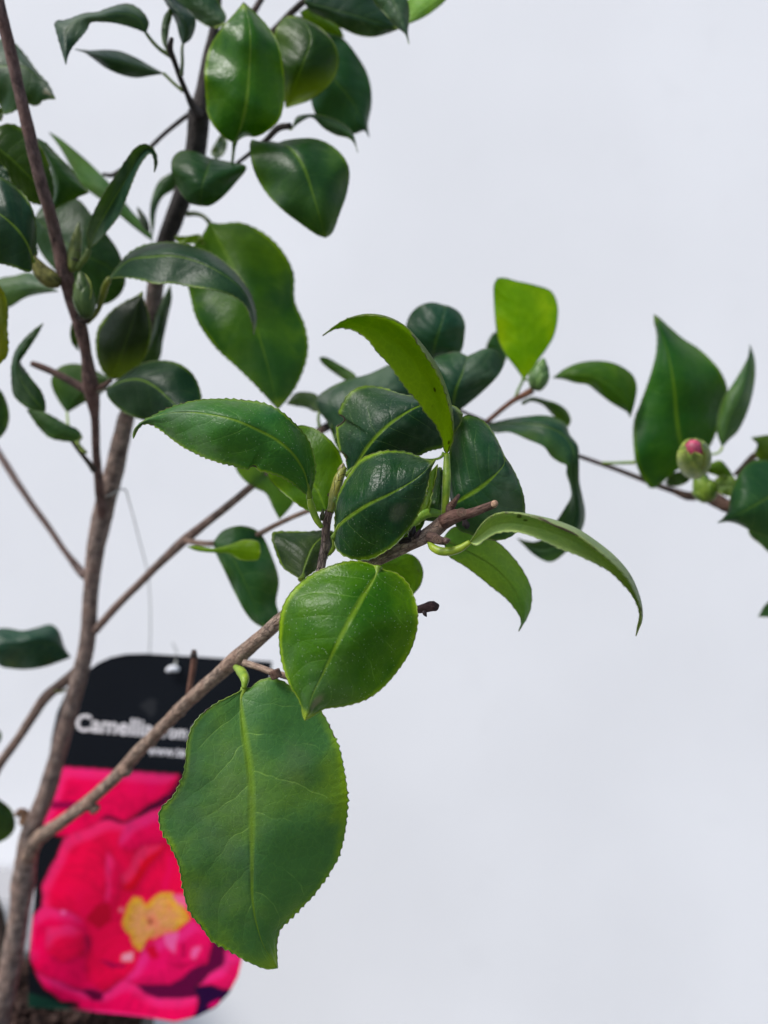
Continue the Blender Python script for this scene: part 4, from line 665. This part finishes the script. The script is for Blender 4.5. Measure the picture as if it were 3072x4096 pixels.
# ---------------------------------------------------------------- the tag
TD = .432
tag = thing('plant_tag', 'glossy plant label tag, black header above a red camellia photo, hanging by the trunk', 'tag', wp(520, 3400, TD))
outline = [(350, 2682), (392, 2652), (440, 2630), (500, 2617), (580, 2615), (800, 2628), (1088, 2647), (1062, 2900), (1020, 3330), (985, 3680), (967, 3840), (952, 3905), (915, 3975), (862, 4030), (790, 4066), (700, 4086), (560, 4066), (330, 4045), (112, 4028), (118, 3800), (134, 3640), (150, 3420), (165, 3270), (195, 3040), (208, 2942), (228, 2850), (262, 2775), (305, 2720)]
dark_, pink, red = (.006, .008, .012), (.95, 0.0, .085), (.95, 0.0, .06)
def V(pl): return [px('V', p) for p in pl]
def H(pl): return [px('H', p) for p in pl]
shapes = [
 (H([(395, 1106), (1192, 1160), (1130, 1300), (1000, 1350), (900, 1430), (830, 1470), (720, 1435), (640, 1490), (560, 1560), (420, 1570), (250, 1525), (280, 1430), (335, 1330), (370, 1230)]), pink),
 (H([(330, 1335), (530, 1340), (480, 1390), (330, 1382)]), (.30, 0, .06)),
 (V([(410, 255), (520, 210), (620, 160), (760, 130), (850, 150), (950, 110), (1100, 20), (1300, 0), (1700, 300), (1650, 700), (1400, 900), (1395, 1000), (1380, 1080), (1280, 1140), (1150, 1225), (900, 1210), (830, 1190), (690, 1260), (520, 1270), (420, 1220), (340, 1190), (220, 1120), (188, 1050), (200, 880), (208, 790), (290, 720), (300, 650), (285, 560), (310, 470), (380, 380)]), red),
 (V([(810, 160), (950, 110), (1100, 20), (1300, 0), (1240, 300), (1000, 290), (880, 340), (790, 300)]), (.95, 0, .085)),
 (V([(790, 500), (860, 430), (950, 300), (1110, 290), (1000, 420), (880, 600), (820, 600)]), (.88, 0, .02)),
 (V([(720, 330), (790, 420), (790, 640), (730, 760), (700, 560)]), (.95, 0, .07)),
 (V([(1060, 560), (1110, 380), (1160, 380), (1100, 600)]), (.95, 0, .085)),
 (V([(208, 790), (290, 720), (440, 725), (560, 800), (580, 1000), (560, 1200), (690, 1260), (520, 1270), (340, 1190), (220, 1120), (188, 1050)]), (.95, 0, .085)),
 (V([(300, 850), (450, 820), (550, 880), (560, 1040), (420, 1080), (320, 1020)]), (.95, 0, .06)),
 (V([(420, 725), (445, 735), (440, 750), (415, 740)]), (1, .16, .45)),
 (V([(575, 790), (650, 695), (745, 690), (740, 810), (650, 860)]), (.60, 0, .025)),
 (V([(558, 900), (590, 900), (602, 950), (590, 1005), (572, 990)]), (.40, 0, .04)),
 (V([(665, 1072), (760, 1085), (840, 1090), (830, 1115), (740, 1115)]), (.40, 0, .06)),
 (V([(820, 1190), (900, 1100), (960, 960), (1060, 930), (1200, 860), (1280, 780), (1400, 900), (1395, 1000), (1380, 1080), (1280, 1140), (1130, 1230), (900, 1210)]), (.94, .002, .115)),
 (V([(1090, 1090), (1280, 1085), (1380, 1060), (1360, 1090), (1200, 1115)]), (.6, 0, .07)),
 (V([(1200, 960), (1225, 950), (1235, 1050), (1200, 1060)]), (.6, 0, .07)),
 (V([(960, 965), (1040, 950), (1060, 1060), (1000, 1070)]), (.75, 0, .03)),
 (V([(1080, 900), (1190, 870), (1170, 950), (1165, 1030), (1130, 1000)]), (1, .12, .36)),
 (V([(1270, 1000), (1330, 985), (1300, 1070), (1270, 1060)]), (1, .12, .36)),
 (V([(340, 1190), (420, 1215), (520, 1262), (690, 1262), (830, 1190), (900, 1215), (1000, 1280), (1060, 1320), (1310, 1310), (1285, 1440), (1100, 1490), (800, 1480), (540, 1425), (510, 1345), (400, 1315), (280, 1240), (215, 1130)]), (.95, 0, .095)),
 (V([(340, 1190), (440, 1235), (540, 1262), (680, 1262), (800, 1215), (680, 1275), (668, 1332), (600, 1325), (540, 1275), (430, 1240)]), (.12, 0, .03)),
 (V([(890, 1210), (1130, 1230), (1240, 1140), (1385, 1085), (1400, 935), (1440, 940), (1490, 1000), (1470, 1075), (1400, 1150), (1305, 1240), (1315, 1310), (1060, 1322), (960, 1275)]), (.12, 0, .04)),
 (V([(1490, 985), (1620, 1030), (1640, 1080), (1580, 1200), (1545, 1242), (1310, 1245), (1400, 1160), (1478, 1075)]), (.94, .004, .12)),
 (V([(1310, 1245), (1545, 1242), (1560, 1300), (1400, 1440), (1260, 1480), (1285, 1430), (1318, 1310)]), (.02, 0, .035)),
 (V([(1375, 1372), (1455, 1322), (1440, 1360), (1390, 1400)]), (.8, 0, .14)),
 (V([(185, 1285), (300, 1300), (420, 1340), (500, 1400), (420, 1402), (250, 1388), (185, 1372)]), (.008, .045, .028)),
 (V([(330, 1372), (420, 1362), (470, 1388), (400, 1378)]), (.09, .17, .11)),
 (V([(812, 820), (850, 700), (880, 642), (940, 650), (980, 695), (1040, 640), (1080, 612), (1150, 622), (1180, 680), (1230, 720), (1262, 780), (1200, 830), (1160, 870), (1060, 880), (965, 935), (940, 992), (905, 990), (865, 915)]), (.90, .44, .025)),
 (V([(955, 730), (1015, 700), (1080, 830), (1175, 830), (1140, 870), (1030, 925), (975, 900), (990, 830)]), (.93, .25, .12)),
 (V([(985, 785), (1010, 780), (1020, 820), (1000, 830)]), (.30, .05, .01)),
 (V([(1120, 680), (1150, 690), (1165, 770), (1130, 800)]), (.93, .27, .10)),
 (V([(1140, 640), (1240, 640), (1250, 720), (1190, 705)]), (.95, .12, .28)),
 (V([(790, 735), (812, 718), (822, 745), (800, 755)]), (.97, .25, .30)),
 (V([(825, 1020), (880, 1000), (885, 1055), (820, 1065)]), (.97, .35, .45)),
 (H([(1192, 1160), (1215, 1165), (1160, 1300), (1100, 1360), (880, 1440), (900, 1425), (1000, 1360), (1130, 1300)]), (.10, 0, .03)),
 (H([(650, 1480), (715, 1432), (830, 1470), (740, 1462)]), (.14, 0, .03)),
 (H([(940, 690), (1000, 640), (1050, 660), (1040, 740), (1000, 790)]), (.022, .024, .028)),  # faint grey reflection painted onto the black header
]
def inpoly(X, Y, poly):
    ins = np.zeros(X.shape, bool); n = len(poly)
    for i in range(n):
        x1, y1 = poly[i]; x2, y2 = poly[(i+1) % n]
        if y1 == y2: continue
        c = ((y1 > Y) != (y2 > Y)) & (X < (x2-x1)*(Y-y1)/(y2-y1)+x1); ins ^= c
    return ins
rows, colsn = 460, 290
oy = np.array([p[1] for p in outline]); y0, y1 = oy.min()+.5, oy.max()-.5
XY = np.zeros((rows, colsn, 2))
for r in range(rows):
    y = y0+(y1-y0)*r/(rows-1); xs = []
    for (xa, ya), (xb, yb) in zip(outline, outline[1:]+outline[:1]):
        if (ya > y) != (yb > y): xs.append(xa+(xb-xa)*(y-ya)/(yb-ya))
    XY[r, :, 0] = np.linspace(min(xs), max(xs), colsn); XY[r, :, 1] = y
X, Y = XY[..., 0], XY[..., 1]
rng = np.random.default_rng(3)
def vnoise(X, Y, s):
    g = rng.random((200, 200)); u = (X/s) % 198; v = (Y/s) % 198; i = u.astype(int); j = v.astype(int); fu = u-i; fv = v-j
    fu = fu*fu*(3-2*fu); fv = fv*fv*(3-2*fv)
    return (g[j, i]*(1-fu)+g[j, i+1]*fu)*(1-fv)+(g[j+1, i]*(1-fu)+g[j+1, i+1]*fu)*fv
wx = (vnoise(X, Y, 60)-.5)*22; wy = (vnoise(X, Y, 60)-.5)*22
Cc = np.zeros((rows, colsn, 3)); Cc[:] = dark_
def blur(A_, n, it=2):
    for _ in range(it):
        Cp = np.pad(A_, ((n, n), (n, n)), 'edge'); Cq = sum(Cp[i:i+rows, n:n+colsn] for i in range(2*n+1))/(2*n+1)
        Cp = np.pad(Cq, ((0, 0), (n, n)), 'edge'); A_ = sum(Cp[:, i:i+colsn] for i in range(2*n+1))/(2*n+1)
    return A_
hx, hy = px('V', (1010, 800)); ang = np.arctan2(Y-hy, X-hx)+math.pi; rad_ = np.hypot(X-hx, Y-hy)
streak = vnoise(ang*150+vnoise(X, Y, 90)*30, rad_*.16+40, 6)*.6+vnoise(ang*60+40, rad_*.3, 7)*.4
for q, (poly, c) in enumerate(shapes):
    m = inpoly(X+(wx if q > 1 else 0), Y+(wy if q > 1 else 0), poly); mf = m.astype(float)
    if c[0] > .5 and m.sum() > 900 and c[1] < .1:
        sh_ = blur(np.roll(mf, (4, 3), (0, 1)), 5); Cc *= (1-.32*sh_)[..., None]        # depth between the printed petals
        inn = blur(mf, 7); lit = np.clip((np.roll(inn, (7, 5), (0, 1))-inn)*1.6, -.5, .5)
        k_ = np.clip(1.0-lit*.30, .7, 1.1)*(.80+.22*inn)*(.78+.36*streak)*(.86+.28*vnoise(X+q*37, Y, 70))
        cc = np.clip(np.array(c)[None, None, :]*k_[..., None], 0, .97)
        cc[..., 1] += np.clip(-lit-.12, 0, 1)*.05; cc[..., 2] += np.clip(-lit-.10, 0, 1)*.20
    else: cc = np.broadcast_to(np.array(c), Cc.shape)
    al = np.clip(blur(mf, 1, 1), 0, 1)[..., None]*m[..., None]**1
    al = np.clip(blur(mf, 1, 2), 0, 1)[..., None]
    Cc = Cc*(1-al)+cc*al
st = V([(812, 820), (850, 700), (880, 642), (940, 650), (980, 695), (1040, 640), (1080, 612), (1150, 622), (1180, 680), (1230, 720), (1262, 780), (1200, 830), (1160, 870), (1060, 880), (965, 935), (940, 992), (905, 990), (865, 915)])
sa = np.array(st); hub = px('V', (1010, 800))
for i in range(420):
    x_, y_ = rng.uniform(sa[:, 0].min(), sa[:, 0].max()), rng.uniform(sa[:, 1].min(), sa[:, 1].max())
    if not inpoly(np.array([[x_]]), np.array([[y_]]), st)[0, 0]: continue
    if math.dist((x_, y_), hub) < 34: continue
    for t in (.6, .7, .8, .9):
        xx, yy = hub[0]+(x_-hub[0])*t, hub[1]+(y_-hub[1])*t; g = np.exp(-((X-xx)**2+(Y-yy)**2)/28)[..., None]*.35; Cc = Cc*(1-g)+np.array((.92, .36, .16))*g
    g = np.exp(-((X-x_-2)**2+(Y-y_-5)**2)/30)[..., None]*.6; Cc = Cc*(1-g)+np.array((.50, .13, .01))*g
    g = np.exp(-((X-x_)**2+(Y-y_)**2)/15)[..., None]*.95; Cc = Cc*(1-g)+np.array((rng.uniform(.8, .97), rng.uniform(.42, .62), rng.uniform(.01, .08)))*g
Cc = np.clip(Cc, 0, .97)
verts = [wp(x, y, TD-.0003) for x, y in XY.reshape(-1, 2)]
faces = [(r*colsn+c, r*colsn+c+1, (r+1)*colsn+c+1, (r+1)*colsn+c) for r in range(rows-1) for c in range(colsn-1)]
faces = [f_[::-1] for f_ in faces]
def tag_mat():
    k = NT('printed_card'); a = k.n('ShaderNodeAttribute', attribute_name='print'); pos = k.n('ShaderNodeNewGeometry').outputs['Position']
    return k.done(k.pbr(a.outputs['Color'], 0.5, 0.12, k.bump(k.noise(pos, 60, 2), 0.05, 0.001)))
o = newobj('printed_picture', verts, faces, tag_mat(), tag)
ca = o.data.color_attributes.new('print', 'FLOAT_COLOR', 'POINT')
ca.data.foreach_set('color', np.concatenate([Cc.reshape(-1, 3), np.ones((rows*colsn, 1))], 1).astype(np.float32).ravel())
def plain(name, col, rough=.5, spec=.4, nz=0.0, scale=200):
    k = NT(name); pos = k.n('ShaderNodeNewGeometry').outputs['Position']; n = k.noise(pos, scale, 4, .6)
    c = k.mix(n, tuple(x*(1-nz) for x in col), tuple(min(1, x*(1+nz)) for x in col)) if nz else tuple(col)
    return k.done(k.pbr(c, rough, spec, k.bump(n, .2, .0005) if nz else None))
no = len(outline)
vs = [wp(x, y, TD) for x, y in outline]+[wp(x, y, TD)+Vector((0, .0007, 0)) for x, y in outline]
fs = [tuple(range(no)), tuple(range(2*no-1, no-1, -1))]+[(i, (i+1) % no, no+(i+1) % no, no+i) for i in range(no)]
newobj('card', vs, fs, plain('black_card', (.006, .007, .010), .5, .15, .2), tag, smooth=False)
M_ink = plain('pale_ink', (.80, .76, .78), .5, .3, .15, 400)
def lettering(txt, x0, x1, yl, yr, cap, shear=.15, bold=.025):
    cu = bpy.data.curves.new('t', 'FONT'); cu.body = txt; cu.offset = bold; cu.shear = shear; cu.size = 1
    ob = bpy.data.objects.new('t', cu); COL.objects.link(ob); dg = bpy.context.evaluated_depsgraph_get()
    me = bpy.data.meshes.new_from_object(ob.evaluated_get(dg)); bpy.data.objects.remove(ob)
    xs = [v.co.x for v in me.vertices]; a, b = min(xs), max(xs); V_ = []
    for v in me.vertices:
        t = (v.co.x-a)/(b-a); x = x0+(x1-x0)*t; y = yl+(yr-yl)*t-v.co.y/0.70*cap
        V_.append(wp(x, y, TD-.0006))
    F_ = [tuple(p.vertices) for p in me.polygons]; o = newobj('lettering', V_, F_, M_ink, tag, smooth=False); o['label'] = 'white printed lettering'
lettering('Camellia', 303, 612, 2921, 2948, 66)
lettering('Tom', 640, 748, 2949, 2956, 52)
lettering('C', 764, 822, 2955, 2958, 62)
lettering('www.te', 590, 743, 3018, 3028, 40, 0)
lettering('rn', 586, 632, 2818, 2818, 0.1, 0) if False else None
# punched hole showing the pale string knot, and the string
kn = stem('eyelet', 'P', [(666, 2684), (682, 2676), (700, 2674), (716, 2680)], [TD-.003]*4, [14, 26, 28, 14], (.75, .76, .80), tag, plain('white_string', (.75, .76, .80), .7, .2, .1), rough=.25)
M_str = plain('grey_thread', (.34, .35, .33), .7, .2, .15)
stem('string', 'P', [(702, 2668), (704, 2640), (708, 2612), (690, 2570)], [TD-.003, TD, TD+.004, TD+.004], [9, 8, 6, 5], (.6, .6, .6), tag, M_str, rough=.1, nseg=6)
stem('string', 'P', [(420, 1990), (470, 1965), (497, 1955), (520, 2020), (560, 2170), (590, 2290), (600, 2400), (602, 2520), (604, 2640), (640, 2680), (684, 2682)], [.38, .37, .385, .40, .42, .43, .434, .436, .438, .436, .4335], [7, 7, 7, 5, 5, 5, 5, 5, 5, 5, 5], (.5, .5, .5), tag, M_str, rough=.1, nseg=6)

# ---------------------------------------------------------------- pot and soil
pc = wp(-40, 4170, .445); zs_ = CH-.264
def lathe(name, prof, c, mat, parent, n=64):
    vs = [Vector((c.x+r*math.cos(2*math.pi*j/n), c.y+r*math.sin(2*math.pi*j/n), z)) for r, z in prof for j in range(n)]
    fs = [(i*n+j, i*n+(j+1) % n, (i+1)*n+(j+1) % n, (i+1)*n+j) for i in range(len(prof)-1) for j in range(n)]
    return newobj(name, vs, fs, mat, parent)
pot = thing('plant_pot', 'round black plastic nursery pot holding the camellia, mostly below the view', 'pot', Vector((pc.x, pc.y, 0)))
M_pot = plain('black_plastic', (.018, .018, .018), .45, .4, .2)
lathe('pot_wall', [(.058, .0), (.0600, .002), (.0775, zs_-.022), (.0790, zs_-.020), (.0765, zs_-.020), (.0590, .004), (.001, .004)], pc, M_pot, pot)
lathe('rim', [(.0775, zs_-.030), (.083, zs_-.030), (.083, zs_-.008), (.0770, zs_-.008), (.0770, zs_-.026)], pc, M_pot, pot)
sv, sf = [], []
def chunk(c, s):
    o_ = len(sv); m = Matrix.Rotation(random.uniform(0, 6), 3, Vector((random.gauss(0, 1), random.gauss(0, 1), random.gauss(0, 1))).normalized())
    sx, sy, sz = s*random.uniform(.5, 1.8), s*random.uniform(.4, 1), s*random.uniform(.25, .7)
    for k_ in ((-1, -1, -1), (1, -1, -1), (1, 1, -1), (-1, 1, -1), (-1, -1, 1), (1, -1, 1), (1, 1, 1), (-1, 1, 1)):
        sv.append(c+m @ Vector((k_[0]*sx*random.uniform(.5, 1), k_[1]*sy*random.uniform(.5, 1), k_[2]*sz*random.uniform(.5, 1))))
    for f_ in ((0, 3, 2, 1), (4, 5, 6, 7), (0, 1, 5, 4), (1, 2, 6, 5), (2, 3, 7, 6), (3, 0, 4, 7)): sf.append(tuple(o_+q for q in f_))
for i in range(5200):
    r = .0765*math.sqrt(random.random()); a = random.uniform(0, 2*math.pi)
    h = .016*(1-(r/.0765)**2)*.6+.010*noise.noise(Vector((r*math.cos(a)*40, r*math.sin(a)*40, 0)))
    chunk(Vector((pc.x+r*math.cos(a), pc.y+r*math.sin(a), zs_-.010+h+random.uniform(-.006, .003))), random.uniform(.0008, .0028))
for j in range(48):
    a = 2*math.pi*j/48; sv.append(Vector((pc.x+.0768*math.cos(a), pc.y+.0768*math.sin(a), zs_-.016)))
sf.append(tuple(range(len(sv)-48, len(sv))))
k = NT('bark_compost'); pos = k.n('ShaderNodeNewGeometry').outputs['Position']; n_ = k.noise(pos, 260, 5, .7)
ms = k.done(k.pbr(k.mix(k.ramp(n_, .3, .7), (.012, .008, .007), (.075, .042, .034)), .85, .15, k.bump(n_, .6, .001)))
soil = newobj('soil', sv, sf, ms, None, smooth=False); soil['kind'] = 'stuff'; soil['label'] = 'dark bark compost filling the pot around the trunk'; soil['category'] = 'soil'

# ---------------------------------------------------------------- background
def wall_mat(name, col, amp, bmp):
    k = NT(name); pos = k.n('ShaderNodeNewGeometry').outputs['Position']
    n1 = k.noise(pos, 3.0, 3, .5); n2 = k.noise(pos, 400, 4, .6); n3 = k.noise(pos, 16, 4, .6)
    c = k.mix(k.ramp(n1, .3, .7), tuple(x*(1-amp) for x in col), col); c = k.mix(k.math('MULTIPLY', k.ramp(n3, .55, .75), .25), c, tuple(x*(1-amp*1.6) for x in col))
    return k.done(k.pbr(c, .75, .2, k.bump(n2, bmp, .0006)))
def slab(name, x0, x1, y0, y1, z0, z1, mat, bev=0.0):
    me = bpy.data.meshes.new(name); bm = bmesh.new(); bmesh.ops.create_cube(bm, size=1)
    for v in bm.verts: v.co = Vector(((x0+x1)/2+v.co.x*(x1-x0), (y0+y1)/2+v.co.y*(y1-y0), (z0+z1)/2+v.co.z*(z1-z0)))
    if bev: bmesh.ops.bevel(bm, geom=bm.edges[:], offset=bev, segments=3, affect='EDGES')
    bm.to_mesh(me); bm.free(); me.materials.append(mat); o = bpy.data.objects.new(name, me); COL.objects.link(o); return o
wall = slab('wall', -3, 3, .95, 1.10, -.02, 2.6, wall_mat('white_render', (.80, .80, .808), .06, .3)); wall['kind'] = 'structure'
ground = slab('ground', -60, 60, -60, .95, -.3, 0.0, wall_mat('grey_paving', (.16, .16, .155), .15, .5)); ground['kind'] = 'structure'
ledge = slab('ledge', -1.0, -.30, .86, .9485, .0005, CH-(3612-CY)/FPX*.86, wall_mat('grey_concrete', (.33, .33, .34), .12, .5), .004)
ledge['label'] = 'low grey concrete ledge against the white wall, behind the pot at lower left'; ledge['category'] = 'ledge'
